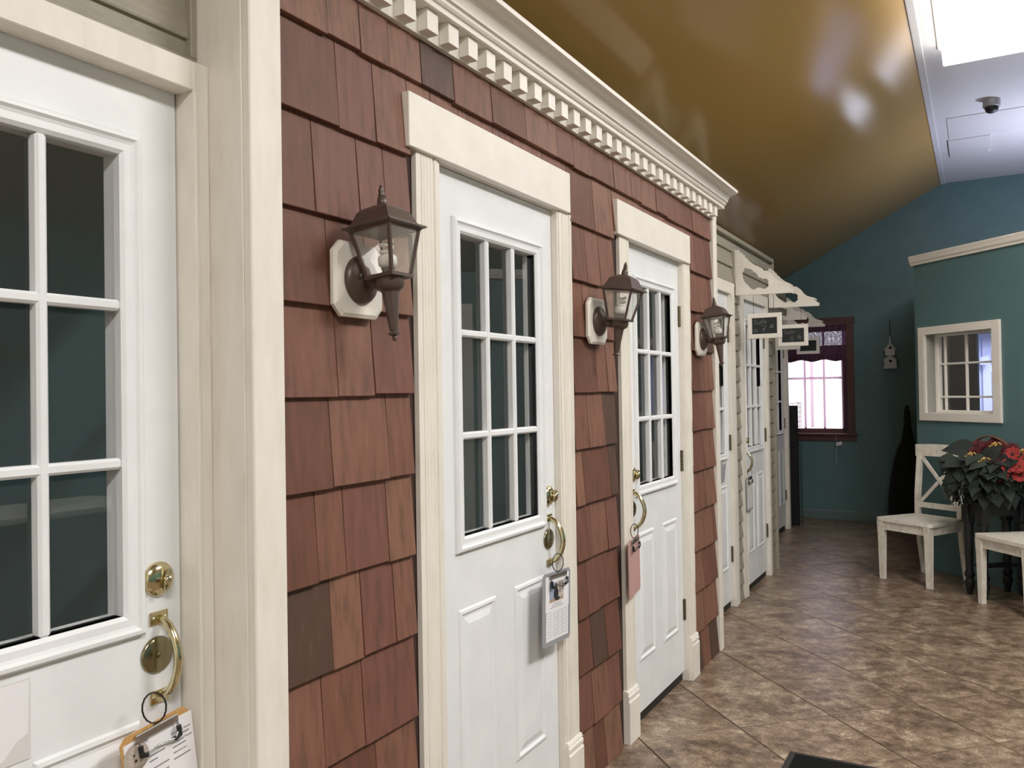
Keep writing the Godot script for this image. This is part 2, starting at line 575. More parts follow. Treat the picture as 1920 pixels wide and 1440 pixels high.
func build_ceiling() -> void:
	var t := thing("ceiling", Vector3.ZERO, 0, "glossy brown sloped ceiling meeting a flat white strip with a box light", "ceiling", "", "structure")
	var st := new_st()
	var n := Vector3(-0.54, 1, 0).normalized() * 0.1
	var A := Vector3(-0.31, CEIL_Y, 3.2)
	var B := Vector3(-0.31, CEIL_Y, -9.8)
	var C := Vector3(-3.0, slope_y(-3.0), -9.8)
	var D := Vector3(-3.0, slope_y(-3.0), 3.2)
	quad(st, A, B, C, D, -n)
	quad(st, A + n, B + n, C + n, D + n, n)
	for e in [[A, B], [B, C], [C, D], [D, A]]:
		quad(st, e[0], e[1], e[1] + n, e[0] + n, ((e[0] + e[1]) * 0.5 - (A + C) * 0.5))
	obj("slope_panel", st, M.ceiling_brown, t)
	st = new_st()
	var y0 := CEIL_Y
	var y1 := CEIL_Y + 0.1
	box(st, Vector3(-0.31, y0, 3.2), Vector3(2.0, y1, -9.8))
	obj("flat_panel", st, M.ceiling_white, t)
	st = new_st()
	prism(st, PackedVector2Array([Vector2(2.0, CEIL_Y), Vector2(4.2, CEIL_Y - 0.54 * 2.2), Vector2(4.2, CEIL_Y - 0.54 * 2.2 + 0.1), Vector2(2.0, CEIL_Y + 0.1)]), -3.2, 9.8, along_u())
	obj("slope_panel", st, M.ceiling_brown, t)
	# corner bead where the two colours meet
	st = new_st()
	box(st, Vector3(-0.318, y0 - 0.012, 3.2), Vector3(-0.272, y0 - 0.0005, -9.68), 0.003)
	obj("corner_bead", st, M.ceiling_white, t)
	# patched drywall strips
	st = new_st()
	box(st, Vector3(-0.19, y0 - 0.006, -7.36), Vector3(0.9, y0 - 0.0005, -7.98), 0.002)
	obj("patch_panel", st, M.patch_white, t)
	st = new_st()
	box(st, Vector3(-0.20, y0 - 0.013, -8.02), Vector3(0.12, y0 - 0.0005, -8.6), 0.002)
	obj("access_panel", st, M.patch_white, t)
	# big glowing box light on the flat strip
	var w := thing("ceiling_light", Vector3(0.33, CEIL_Y, -4.85), 0, "large glowing white box light on the flat white ceiling strip", "light")
	st = new_st()
	box(st, Vector3(-0.52, -0.012, 1.0), Vector3(0.52, -0.0005, -0.97), 0.003)
	obj("housing", st, M.trim_white, w)
	st = new_st()
	box(st, Vector3(-0.49, -0.13, 0.97), Vector3(0.49, -0.0125, -0.935), 0.006)
	obj("lens", st, M.panel_glow, w)
	var l := AreaLight3D.new()
	l.name = "lamp"
	l.area_size = Vector2(0.96, 1.88)
	l.light_energy = 0.25
	l.light_color = srgb(255, 250, 244)
	l.area_range = 30.0
	l.area_attenuation = 2.0
	l.shadow_enabled = true
	l.position = Vector3(0, -0.14, 0.015)
	l.rotation.x = -PI / 2
	w.add_child(l)

func build_back_wall() -> void:
	var t := thing("wall_back", Vector3(0, 0, -BACK_S), -PI / 2, "dark teal painted end wall under the sloped ceiling", "wall", "", "structure")
	# u = x here. openings: window (-1.95..-1.28, 0.95..2.155), doorway (0..0.95, 0..1.98), two unseen high panes
	var st := new_st()
	for b in [[-3.0, -1.95, -0.1, 2.155], [-1.95, -1.28, -0.1, 0.95], [-1.28, -0.005, -0.1, 2.155], [0.95, 4.2, -0.1, 2.155], [-0.005, 0.95, 1.98, 2.155],
			[-3.0, -0.1, 2.155, 2.74], [-0.1, 0.2, 2.48, 2.74], [0.2, 0.4, 2.155, 2.74], [0.4, 1.1, 2.155, 2.3], [0.4, 1.1, 2.54, 2.74], [1.1, 4.2, 2.155, 2.74], [-3.0, 4.2, 2.74, 3.75]]:
		ubox(st, b[0], b[1], b[2], b[3], -0.12, 0.0)
	obj("wall_body", st, M.teal, t)
	var bb := thing("baseboard_back", Vector3(0, 0, -BACK_S), -PI / 2, "low painted baseboard along the dark teal end wall", "baseboard", "", "structure")
	st = new_st()
	prism(st, PackedVector2Array([Vector2(0.0005, 0.001), Vector2(0.014, 0.001), Vector2(0.014, 0.09), Vector2(0.008, 0.11), Vector2(0.0005, 0.112)]), -2.89, -0.56, along_u())
	obj("board", st, M.teal_base, bb)
	# the room beyond the doorway, mostly out of view, lit to show through the small window
	var r := thing("wall_beyond", Vector3(0, 0, 0), 0, "mostly unseen white room beyond the doorway behind the teal box", "wall", "", "structure")
	st = new_st()
	box(st, Vector3(-0.6, -0.1, -11.7), Vector3(2.2, 2.08, -11.8))
	box(st, Vector3(-0.7, -0.1, -9.82), Vector3(-0.6, 2.08, -11.8))
	box(st, Vector3(2.2, -0.1, -9.82), Vector3(2.3, 2.08, -11.8))
	box(st, Vector3(-0.7, 2.08, -9.82), Vector3(2.3, 2.12, -11.8))
	obj("wall_body", st, M.room_white, r)
	var d := thing("door_8", Vector3(0, 0, -11.7), -PI / 2, "pale panelled door seen through the small interior window", "door", "", "structure")
	st = new_st()
	ubox(st, 0.03, 0.75, 0.02, 2.03, 0.001, 0.03, 0.003)
	obj("slab", st, M.room_white, d)
	for y in [[0.2, 0.9], [1.05, 1.62], [1.7, 1.95]]:
		st = new_st()
		ring(st, 0.12, 0.66, y[0], y[1], [Vector2(0, 0.03), Vector2(0.01, 0.042), Vector2(0.03, 0.036), Vector2(0.06, 0.033)])
		obj("panel_moulding", st, M.room_white, d)
	var bx := thing("wall_box", Vector3(0.03, 1.70, -11.55), -PI / 2, "small white box with a cord hanging before the pale door", "box")
	st = new_st()
	ubox(st, -0.03, 0.06, 0.0, 0.1, -0.04, 0.04, 0.006)
	obj("case", st, M.plastic_white, bx)
	st = new_st()
	var pts := []
	for i in 13:
		var a := i / 12.0
		pts.append(V(0.05 + 0.045 * sin(a * PI), 0.09 + 0.26 * a, 0.02))
	tube(st, pts, 0.004, 6)
	obj("cord", st, M.plastic_white, bx)
	ceiling_light(Vector3(0.6, 2.079, -10.9), Vector2(0.9, 0.3), 4.2, srgb(190, 200, 255), "unseen cool light in the bright room beyond the doorway")  # out of view, placed to light the room beyond

func build_unseen_panes() -> void:
	var w := thing("window_1", Vector3(0, 0, -BACK_S), -PI / 2, "pair of unseen high panes in the end wall above the teal box room", "window", "", "structure")  # out of view, placed to be mirrored in the glossy ceilings
	for o in [[-0.1, 0.2, 2.16, 2.48], [0.4, 1.1, 2.3, 2.54]]:
		var st := new_st()
		ring(st, o[0], o[1], o[2], o[3], [Vector2(-0.05, 0.0005), Vector2(-0.05, 0.018), Vector2(0.0, 0.018), Vector2(0.0, -0.1), Vector2(0.02, -0.1)])
		obj("frame", st, M.trim_white, w)
		st = new_st()
		quad(st, V(o[0], o[2], -0.095), V(o[1], o[2], -0.095), V(o[1], o[3], -0.095), V(o[0], o[3], -0.095), V(0, 0, 1))
		obj("pane", st, M.glass, w)

func build_back_window() -> void:
	var w := thing("window_2", Vector3(0, 0, -BACK_S), -PI / 2, "brown wood window glowing white behind curtains in teal wall", "window", "", "structure")
	var st := new_st()
	for b in [[-2.05, -1.18, 2.155, 2.225], [-2.02, -1.95, 0.95, 2.155], [-1.28, -1.19, 0.95, 2.155], [-2.05, -1.175, 0.865, 0.925]]:
		ubox(st, b[0], b[1], b[2], b[3], 0.0005, 0.022, 0.003)
	obj("casing", st, M.wood_dark, w)
	st = new_st()
	ubox(st, -2.06, -1.165, 0.925, 0.95, -0.11, 0.05, 0.004)
	obj("sill", st, M.wood_dark, w)
	st = new_st()
	ubox(st, -1.95, -1.91, 0.951, 2.155, -0.11, -0.06, 0.003)
	ubox(st, -1.32, -1.28, 0.951, 2.155, -0.11, -0.06, 0.003)
	ubox(st, -1.91, -1.32, 2.115, 2.155, -0.11, -0.06, 0.003)
	ubox(st, -1.91, -1.32, 0.951, 1.0, -0.11, -0.06, 0.003)
	obj("sash", st, M.wood_dark, w)
	for x in [-1.724, -1.518]:
		st = new_st()
		ubox(st, x - 0.011, x + 0.011, 1.0, 2.115, -0.095, -0.07, 0.003)
		obj("muntin", st, M.wood_dark, w)
	for y in [1.563]:
		st = new_st()
		ubox(st, -1.91, -1.32, y - 0.013, y + 0.013, -0.097, -0.068, 0.003)
		obj("muntin", st, M.wood_dark, w)
	for x in [[-1.91, -1.735], [-1.713, -1.529], [-1.507, -1.32]]:
		for y in [[1.0, 1.55], [1.576, 2.115]]:
			st = new_st()
			quad(st, V(x[0], y[0], -0.083), V(x[1], y[0], -0.083), V(x[1], y[1], -0.083), V(x[0], y[1], -0.083), V(0, 0, 1))
			obj("pane", st, M.glass, w)
	# curtains
	var c := thing("cafe_curtain", Vector3(0, 0, -BACK_S), -PI / 2, "sheer pinkish white cafe curtain hung in two panels over lower window", "curtain")
	for seg in [[-1.93, -1.614], [-1.645, -1.30]]:
		obj("panel", cloth(seg[0], seg[1], 1.015, 1.80, 0.030 if seg[0] < -1.7 else 0.044, 0.007, 52.0, 0.0), M.sheer, c)
	st = new_st()
	obj("side_panel", cloth(-1.318, -1.262, 0.975, 1.80, 0.040, 0.006, 150.0, 0.0), M.valance_cloth, c)
	tube(st, [V(-1.97, 1.80, 0.036), V(-1.26, 1.80, 0.036)], 0.005, 8)
	obj("rod", st, M.hinge_metal, c)
	var v := thing("window_valance", Vector3(0, 0, -BACK_S), -PI / 2, "dark plum valance with scalloped ruffle and lace band at window top", "valance")
	obj("header", cloth(-1.96, -1.26, 2.07, 2.15, 0.056, 0.006, 90.0, 0.0), M.valance_cloth, v)
	obj("lace_band", cloth(-1.96, -1.27, 1.92, 2.07, 0.056, 0.005, 90.0, 0.0), M.lace, v)
	obj("lower_band", cloth(-1.96, -1.262, 1.815, 1.92, 0.058, 0.005, 80.0, 0.0), M.valance_cloth, v)
	obj("ruffle", cloth(-1.96, -1.262, 1.742, 1.818, 0.064, 0.009, 130.0, 0.022), M.valance_cloth, v)
	st = new_st()
	tube(st, [V(-1.99, 2.14, 0.05), V(-1.24, 2.14, 0.05)], 0.006, 8)
	obj("rod", st, M.wood_dark, v)
	var k := thing("cord_tag", Vector3(-1.355, 0.84, -BACK_S + 0.055), -PI / 2, "small printed card dangling on a cord below the window sill", "tag")
	st = new_st()
	ubox(st, -0.03, 0.03, -0.02, 0.018, 0.0, 0.0015)
	var card := obj("card", st, M.plastic_white, k)
	card.rotation.x = 0.35
	st = new_st()
	tube(st, [V(-0.028, 0.083, 0), V(-0.028, 0.0, 0.0), V(-0.033, -0.22, 0)], 0.0015, 5)
	obj("cord", st, M.plastic_white, k)

# a pleated sheet of cloth; its lower edge is scalloped by sc
func cloth(u0: float, u1: float, y0: float, y1: float, d: float, amp: float, freq: float, sc: float) -> SurfaceTool:
	var st := new_st()
	var nu := 48
	var ny := 8
	var at := func(i: int, j: int) -> Vector3:
		var u := lerpf(u0, u1, float(i) / nu)
		var low := y0 + sc * (0.5 + 0.5 * cos((u + 1.612) * TAU / 0.245 + PI)) if sc > 0 else y0
		var y := lerpf(low, y1, float(j) / ny)
		var k := 1.0 - 0.45 * float(j) / ny
		return V(u, y, d + amp * k * (sin(u * freq) + 0.5 * sin(u * freq * 2.3 + 1.0 + y)))
	for i in nu:
		for j in ny:
			var P := [at.call(i, j), at.call(i + 1, j), at.call(i + 1, j + 1), at.call(i, j + 1)]
			for tr in [[0, 2, 1], [0, 3, 2]]:
				for q in tr:
					var o: Vector3 = P[q]
					var du: Vector3 = at.call(i + (1 if q in [1, 2] else 0) + 1, 0) - at.call(i + (1 if q in [1, 2] else 0) - 1, 0)
					st.set_normal(Vector3(0, 1, 0).cross(du).normalized() * -1.0)
					st.set_uv(Vector2(-o.z * 1.6, o.y * 1.6))
					st.add_vertex(o)
	return st

# ------------------------------------------------------------------ doors
# a half glazed panel door, w wide, hinge side "near" or "far"; origin at its near bottom corner on the face plane
func build_door(n: int, at: Vector3, w: float, hinge_far: bool, label: String, low_detail := false, with_lock := true) -> Node3D:
	var t := thing("door_%d" % n, at, 0, label, "door", "", "structure")
	var b := 0.05
	var H := 2.08
	var a := 0.085
	var L0 := 0.985
	var L1 := 1.951
	var ins := 0.044
	var st := new_st()
	var g0 := a + ins
	var g1 := w - a - ins
	ubox(st, 0, w, b, L0 + ins, -0.044, 0)
	ubox(st, 0, w, L1 - ins, H, -0.044, 0)
	ubox(st, 0, g0, L0 + ins, L1 - ins, -0.044, 0)
	ubox(st, g1, w, L0 + ins, L1 - ins, -0.044, 0)
	obj("slab", st, M.door_white, t)
	st = new_st()
	ring(st, a, w - a, L0, L1, [Vector2(0, 0), Vector2(0.001, 0.008), Vector2(0.006, 0.015), Vector2(0.013, 0.016), Vector2(0.018, 0.011), Vector2(0.024, 0.009), Vector2(0.037, 0.009), Vector2(ins, 0.003), Vector2(ins, -0.026)])
	var lf := obj("glazing_frame", st, M.door_white, t)
	var gw := (g1 - g0 - 2 * 0.021) / 3.0
	var gh := (L1 - L0 - 2 * ins - 2 * 0.021) / 3.0
	for i in 2:
		st = new_st()
		var u := g0 + gw * (i + 1) + 0.021 * i
		ubox(st, u, u + 0.021, L0 + ins, L1 - ins, -0.022, 0.006, 0.005)
		obj("muntin", st, M.door_white, lf)
		st = new_st()
		var y := L0 + ins + gh * (i + 1) + 0.021 * i
		ubox(st, g0, g1, y, y + 0.021, -0.0215, 0.0055, 0.005)
		obj("muntin", st, M.door_white, lf)
	for i in 3:
		for j in 3:
			st = new_st()
			var u := g0 + (gw + 0.021) * i
			var y := L0 + ins + (gh + 0.021) * j
			quad(st, V(u, y, -0.014), V(u + gw, y, -0.014), V(u + gw, y + gh, -0.014), V(u, y + gh, -0.014), V(0, 0, 1))
			obj("pane", st, M.glass, lf)
	for p in [[0.095, 0.302], [w - 0.302, w - 0.095]]:
		st = new_st()
		ring(st, p[0], p[1], 0.268, 0.822, [Vector2(0, 0.0002), Vector2(0.004, 0.006), Vector2(0.012, 0.0075), Vector2(0.020, 0.001), Vector2(0.026, 0.001), Vector2(0.046, 0.007)])
		ubox(st, p[0] + 0.046, p[1] - 0.046, 0.268 + 0.046, 0.822 - 0.046, 0.0002, 0.007)
		obj("raised_panel", st, M.door_white, t)
	st = new_st()
	ubox(st, 0.0, w, 0.0, b, -0.05, -0.012, 0.002)
	obj("threshold", st, M.rubber_black, t)
	# hinges
	var hu := w + 0.003 if hinge_far else -0.003
	for y in [0.30, 1.04, 1.76]:
		st = new_st()
		ubox(st, hu - 0.016, hu + 0.016, y, y + 0.105, 0.0005, 0.003, 0.0008)
		for k in 5:
			tube(st, [V(hu, y + 0.001 + k * 0.021, 0.006), V(hu, y + 0.020 + k * 0.021, 0.006)], 0.006, 8)
		obj("hinge", st, M.hinge_metal, t)
	if with_lock:
		var lu := 0.05 if hinge_far else w - 0.052
		deadbolt(t, lu)
		handle(t, lu)
	return t

func out_of_face(at: Vector3) -> Transform3D:
	# lathe axis y -> d
	return Transform3D(Basis(Vector3(0, -1, 0), Vector3(1, 0, 0), Vector3(0, 0, 1)), at)

func deadbolt(t: Node, u: float) -> void:
	var st := new_st()
	lathe(st, [Vector2(0.034, 0.0005), Vector2(0.034, 0.004), Vector2(0.032, 0.008), Vector2(0.024, 0.014), Vector2(0.013, 0.017), Vector2(0.0, 0.018)], 28, out_of_face(V(u, 1.085, 0)))
	var d := obj("deadbolt", st, M.brass, t)
	st = new_st()
	var el := []
	for i in 13:
		var a := -PI / 2 + PI * i / 12.0
		el.append(Vector2(cos(a), sin(a)))
	lathe(st, el, 14, Transform3D(Basis(Vector3(0.013, 0, 0), Vector3(0, 0.021, -0.006), Vector3(0, 0.002, 0.0065)), V(u + 0.004, 1.085, 0.024)))
	obj("thumb_turn", st, M.brass, d)

func handle(t: Node, u: float) -> void:
	var st := new_st()
	ubox(st, u - 0.021, u + 0.021, 0.996, 1.022, 0.0005, 0.005, 0.0015)
	ubox(st, u - 0.021, u + 0.021, 0.842, 0.868, 0.0005, 0.005, 0.0015)
	for k in [[-0.013, 1.009], [0.013, 1.009], [-0.013, 0.855], [0.013, 0.855]]:
		lathe(st, [Vector2(0.004, 0.005), Vector2(0.003, 0.0065), Vector2(0, 0.007)], 8, out_of_face(V(u + k[0], k[1], 0)))
	var h := obj("handle", st, M.brass, t)
	st = new_st()
	var pts := []
	for i in 15:
		var a := i / 14.0
		var s := sin(a * PI)
		pts.append(V(u + 0.004, 1.006 - 0.148 * a, 0.008 + 0.046 * pow(s, 0.6)))
	tube(st, pts, 0.0085, 10)
	obj("grip", st, M.brass, h)
	st = new_st()
	lathe(st, [Vector2(0.036, 0.0005), Vector2(0.036, 0.003), Vector2(0.033, 0.006), Vector2(0.026, 0.009), Vector2(0.0, 0.010)], 28, out_of_face(V(u - 0.004, 0.937, 0)))
	lathe(st, [Vector2(0.006, 0.010), Vector2(0.006, 0.0125), Vector2(0.0, 0.013)], 10, out_of_face(V(u - 0.004, 0.937, 0)))
	obj("lock_disc", st, M.brass_dull, h)

# moulded casing round a door of the shingled front: header board, fluted side casings, plinth blocks
func build_fancy_casing(n: int, s0: float, w: float, label: String) -> void:
	var t := thing("trim_%d" % n, Vector3(FACE, 0, -s0), 0, label, "door trim", "", "structure")
	var lo := -0.115
	var hi := w + 0.115
	var st := new_st()
	ubox(st, -0.16, w + 0.083, 2.083, 2.226, 0.002, 0.031, 0.002)
	obj("header_board", st, M.trim_white, t)
	for side in [0, 1]:
		var a: float = lo if side == 0 else w + 0.012
		var b: float = -0.012 if side == 0 else hi
		st = new_st()
		# fluted section
		var W := b - a
		var poly := PackedVector2Array([Vector2(0, 0.002), Vector2(0, 0.017), Vector2(W * 0.18, 0.019), Vector2(W * 0.20, 0.014)])
		for k in 4:
			var c0 := W * (0.22 + 0.14 * k)
			poly.append(Vector2(c0, 0.019))
			poly.append(Vector2(c0 + W * 0.06, 0.019))
			poly.append(Vector2(c0 + W * 0.10, 0.0155))
		poly.append(Vector2(W * 0.80, 0.014))
		poly.append(Vector2(W * 0.82, 0.019))
		poly.append(Vector2(W, 0.017))
		poly.append(Vector2(W, 0.002))
		var xf := Transform3D(Basis(Vector3(0, 0, -1), Vector3(1, 0, 0), Vector3(0, 1, 0)), V(a, 0, 0))
		prism(st, poly, 0.214, 2.083, xf)
		obj("fluted_casing", st, M.trim_cream, t)
		st = new_st()
		var pa := a - 0.006
		var pb := b + 0.006
		prism(st, PackedVector2Array([Vector2(0.002, 0.001), Vector2(0.031, 0.001), Vector2(0.031, 0.168), Vector2(0.026, 0.176), Vector2(0.029, 0.182), Vector2(0.029, 0.194), Vector2(0.024, 0.199), Vector2(0.027, 0.204), Vector2(0.022, 0.214), Vector2(0.002, 0.216)]), pa, pb, along_u())
		obj("plinth_block", st, M.trim_white, t)
	# jamb lining with stops
	st = new_st()
	for b in [[-0.012, -0.002, 0.0, 2.083], [w + 0.002, w + 0.012, 0.0, 2.083]]:
		ubox(st, b[0], b[1], b[2], b[3], -0.10, 0.014)
	ubox(st, -0.012, w + 0.012, 2.0825, 2.092, -0.10, 0.0015)
	obj("jamb", st, M.trim_cream, t)

# plain casing of the sided fronts
func build_plain_casing(n: int, x: float, s0: float, w: float, wide: float, proud: float, label: String, head := 2.084, top := 2.16) -> void:
	var t := thing("trim_%d" % n, Vector3(x, 0, -s0), 0, label, "door trim", "", "structure")
	for side in [0, 1]:
		var a: float = -wide if side == 0 else w + 0.004
		var b: float = -0.004 if side == 0 else w + wide
		var st := new_st()
		ubox(st, a, b, 0.001, top, -0.06, proud, 0.002)
		obj("side_casing", st, M.trim_cream, t)
		st = new_st()
		var k: float = -0.012 if side == 0 else w + 0.002
		ubox(st, k, k + 0.010, 0.001, head - 0.002, proud + 0.0004, proud + 0.006, 0.002)
		obj("stop_bead", st, M.trim_cream, t)
	var st2 := new_st()
	ubox(st2, -0.004, w + 0.004, head, top, 0.002 if head < 2.08 else -0.06, proud, 0.002)
	obj("head_casing", st2, M.trim_cream, t)

# horizontal vinyl siding boards between u0..u1, y0..y1 on plane x (each board a piece)
func siding(t: Node, u0: float, u1: float, y0: float, y1: float) -> void:
	var y := y0
	while y < y1 - 0.01:
		var h := minf(0.107, y1 - y)
		var st := new_st()
		prism(st, PackedVector2Array([Vector2(-0.004, y), Vector2(0.014, y), Vector2(0.0155, y + 0.004), Vector2(0.0155, y + 0.010), Vector2(0.003, y + h), Vector2(-0.004, y + h)]), u0, u1, along_u())
		obj("siding_board", st, M.siding_beige, t)
		y += 0.107

func build_facades() -> void:
	# --- shingled front, s 1.26 .. 4.6
	var t := thing("wall_left", Vector3(FACE, 0, 0), 0, "indoor cottage front clad in red brown cedar shingles", "wall", "", "structure")
	var st := new_st()
	for b in [[1.255, 1.868, 0, 2.55], [2.614, 3.277, 0, 2.55], [4.022, 4.60, 0, 2.55], [1.868, 2.614, 2.092, 2.55], [3.277, 4.022, 2.092, 2.55]]:
		ubox(st, b[0], b[1], b[2], b[3], -0.11, 0)
	obj("sheathing", st, M.sheathing, t)
	# joints read for the strip beside the first lantern, free elsewhere
	var joints := {
		11: [1.432, 1.548], 10: [1.467, 1.602], 9: [1.385, 1.537, 1.639], 8: [1.426, 1.56], 7: [1.452, 1.583], 6: [1.43, 1.638],
		5: [1.38, 1.473, 1.632], 4: [1.425, 1.532, 1.655], 3: [1.394, 1.532], 2: [1.40, 1.579], 1: [1.45, 1.6], 0: [1.41, 1.56]}
	var mid := {10: [2.929], 9: [2.85, 2.973], 8: [2.818, 2.95], 7: [2.928, 3.031], 6: [2.843, 2.994], 5: [2.795, 3.042], 4: [2.86, 3.007], 3: [2.81, 2.907], 2: [2.844, 2.978], 1: [2.846, 3.003], 0: [2.859, 2.959]}
	for k in range(-1, 12):
		var y0 := 0.0 if k < 0 else 0.202 + 0.2065 * (k)
		# courses: butt lines 0.202, 0.408 .. 2.263
		var top := 0.202 + 0.2065 * (k + 1)
		if y0 > 2.39: continue
		var spans := []
		if y0 >= 2.05:
			spans = [[1.26, 4.53]] if y0 > 2.2 else [[1.26, 1.742], [1.742, 2.70], [2.70, 3.12], [3.12, 4.115], [4.115, 4.53]]
		else:
			spans = [[1.26, 1.742], [2.722, 3.12], [4.115, 4.53]]
		for sp in spans:
			var cuts := [sp[0]]
			var given: Array = []
			if sp[0] < 1.3:
				given = joints.get(k + 1, [])
			elif sp[0] < 3.0:
				given = mid.get(k + 1, [])
			for g in given:
				if g > sp[0] + 0.05 and g < sp[1] - 0.03: cuts.append(g)
			if given.is_empty() or y0 >= 2.05:
				var c: float = cuts[-1]
				while true:
					c += rng.randf_range(0.10, 0.24)
					if c > sp[1] - 0.06: break
					cuts.append(c)
			cuts.append(sp[1])
			for i in cuts.size() - 1:
				var u0: float = cuts[i] + 0.0016
				var u1: float = cuts[i + 1] - 0.0016
				var ends_at_casing: bool = i == cuts.size() - 2 and sp[1] < 1.8
				var yb: float = y0 + (0.0 if k < 0 else rng.randf_range(-0.0035, 0.0035))
				var yt: float = minf(top + 0.012, 2.55)
				# keep clear of the header boards
				if y0 >= 2.05 and y0 < 2.2 and (sp[0] == 1.742 or sp[0] == 3.12):
					yb = 2.095
				var db := 0.019 + rng.randf_range(-0.002, 0.003)
				var dt := 0.004
				st = new_st()
				var poly := PackedVector2Array([Vector2(0.0005, yb), Vector2(db - 0.001, yb), Vector2(db, yb + 0.0015), Vector2(dt, yt), Vector2(0.0005, yt)])
				prism(st, poly, u0, u1, along_u())
				var pick := rng.randi_range(0, 5)
				if rng.randf() < 0.07: pick = 6
				obj("shingle", st, M["cedar_%d" % pick], t)
	# cornice
	var c := thing("trim_1", Vector3.ZERO, 0, "white crown cornice with a row of dentil blocks above shingles", "cornice", "", "structure")
	st = new_st()
	var pr := PackedVector2Array([Vector2(-1.2965, 2.392), Vector2(-1.272, 2.392), Vector2(-1.272, 2.456), Vector2(-1.226, 2.456), Vector2(-1.226, 2.470), Vector2(-1.220, 2.472), Vector2(-1.215, 2.478), Vector2(-1.214, 2.486), Vector2(-1.206, 2.489)])
	for i in range(1, 9):
		var a := i / 9.0
		pr.append(Vector2(-1.206 + 0.048 * (1.0 - cos(a * PI / 2)), 2.489 + 0.038 * sin(a * PI / 2)))
	pr.append_array([Vector2(-1.157, 2.530), Vector2(-1.149, 2.532), Vector2(-1.148, 2.546), Vector2(-1.2965, 2.546)])
	prism(st, pr, 1.165, 4.61, along_u())
	obj("crown_moulding", st, M.trim_white, c)
	for i in 35:
		var s := 1.173 + 0.1 * i
		if s + 0.05 > 4.61: break
		st = new_st()
		# block with a coved side
		ubox(st, s, s + 0.05, 2.399, 2.4555, -1.2725, -1.241, 0.0008)
		obj("dentil", st, M.trim_white, c)
	# corner posts
	var p := thing("trim_2", Vector3.ZERO, 0, "broad cream corner post between beige sided bay and shingles", "corner post", "", "structure")
	st = new_st()
	box(st, Vector3(-1.2505, 0.001, -1.171), Vector3(-1.2745, 2.391, -1.258), 0.003)
	obj("front_board", st, M.trim_cream, p)
	st = new_st()
	box(st, Vector3(-1.2505 - 0.0245, 0.001, -1.171), Vector3(-1.43, 2.391, -1.192), 0.002)
	obj("return_board", st, M.trim_cream, p)
	p = thing("trim_3", Vector3.ZERO, 0, "narrow white corner board at the far end of the shingles", "corner board", "", "structure")
	st = new_st()
	box(st, Vector3(-1.2715, 0.001, -4.535), Vector3(-1.2955, 2.391, -4.606), 0.002)
	obj("front_board", st, M.trim_cream, p)
	st = new_st()
	box(st, Vector3(-1.297, 0.001, -4.6015), Vector3(-1.44, 2.391, -4.62), 0.002)
	obj("return_board", st, M.trim_cream, p)
	build_fancy_casing(4, 1.881, 0.72, "cream fluted casing and white header around first shingle wall door")
	build_fancy_casing(5, 3.290, 0.72, "cream fluted casing and white header around second shingle wall door")
	# --- near bay, recessed
	var nb := thing("wall_near", Vector3(-1.425, 0, 0), 0, "beige sided bay wall beside the broad cream post", "wall", "", "structure")
	st = new_st()
	for b in [[-2.6, 0.39, 0, 2.55], [1.146, 1.17, 0, 2.55], [0.39, 1.146, 2.095, 2.55]]:
		ubox(st, b[0], b[1], b[2], b[3], -0.11, -0.004)
	obj("wall_body", st, M.siding_beige, nb)
	siding(nb, -2.6, 1.155, 2.183, 2.55)
	siding(nb, -2.6, 0.30, 0.043, 2.183)
	st = new_st()
	ubox(st, 0.30, 1.155, 2.14, 2.183, -0.004, 0.006)
	obj("siding_board", st, M.siding_beige, nb)
	st = new_st()
	ubox(st, 0.30, 1.17, 2.1205, 2.142, -0.004, 0.024, 0.002)
	ubox(st, 1.155, 1.17, 2.142, 2.5, -0.004, 0.024, 0.002)
	ubox(st, 0.30, 1.17, 2.1205, 2.128, 0.024, 0.034, 0.002)
	obj("channel", st, M.siding_beige, nb)
	build_plain_casing(6, -1.42, 0.408, 0.72, 0.042, 0.052, "cream casing around the door in the near beige bay", 2.06, 2.12)
	# --- second front, recessed, s 4.62 .. 6.82
	var sb := thing("wall_far", Vector3(-1.455, 0, 0), 0, "beige sided recessed front holding two white doors", "wall", "", "structure")
	st = new_st()
	for b in [[4.60, 4.795, 0, 2.46], [5.515, 5.835, 0, 2.46], [6.555, 6.82, 0, 2.46], [4.795, 5.515, 2.09, 2.46], [5.835, 6.555, 2.09, 2.46]]:
		ubox(st, b[0], b[1], b[2], b[3], -0.11, -0.004)
	ubox(st, 6.71, 6.82, 0, 2.46, -0.30, -0.11)
	obj("wall_body", st, M.siding_beige, sb)
	siding(sb, 4.62, 6.80, 2.164, 2.46)
	siding(sb, 5.60, 5.75, 0.0, 2.164)
	siding(sb, 6.64, 6.80, 0.0, 2.164)
	st = new_st()
	ubox(st, 4.62, 6.80, 2.455, 2.485, -0.004, 0.034, 0.003)
	ubox(st, 6.80, 6.825, 0.0, 2.485, -0.30, 0.030, 0.003)
	ubox(st, 5.60, 5.615, 2.164, 2.38, -0.004, 0.026, 0.002)
	obj("channel", st, M.siding_beige, sb)
	build_plain_casing(7, -1.46, 4.80, 0.71, 0.10, 0.026, "cream casing around white door next to the shingle corner board")
	build_plain_casing(8, -1.46, 5.84, 0.71, 0.075, 0.026, "cream casing around white door under the first chalkboard sign")
	# --- third front, set further back, s 6.82 .. 8.95
	var tb := thing("wall_end", Vector3(-1.76, 0, 0), 0, "beige sided front set back at the end of the row", "wall", "", "structure")
	st = new_st()
	for b in [[6.82, 8.095, 0, 2.46], [8.835, 8.95, 0, 2.46], [8.095, 8.835, 2.09, 2.46]]:
		ubox(st, b[0], b[1], b[2], b[3], -0.11, -0.004)
	obj("wall_body", st, M.siding_beige, tb)
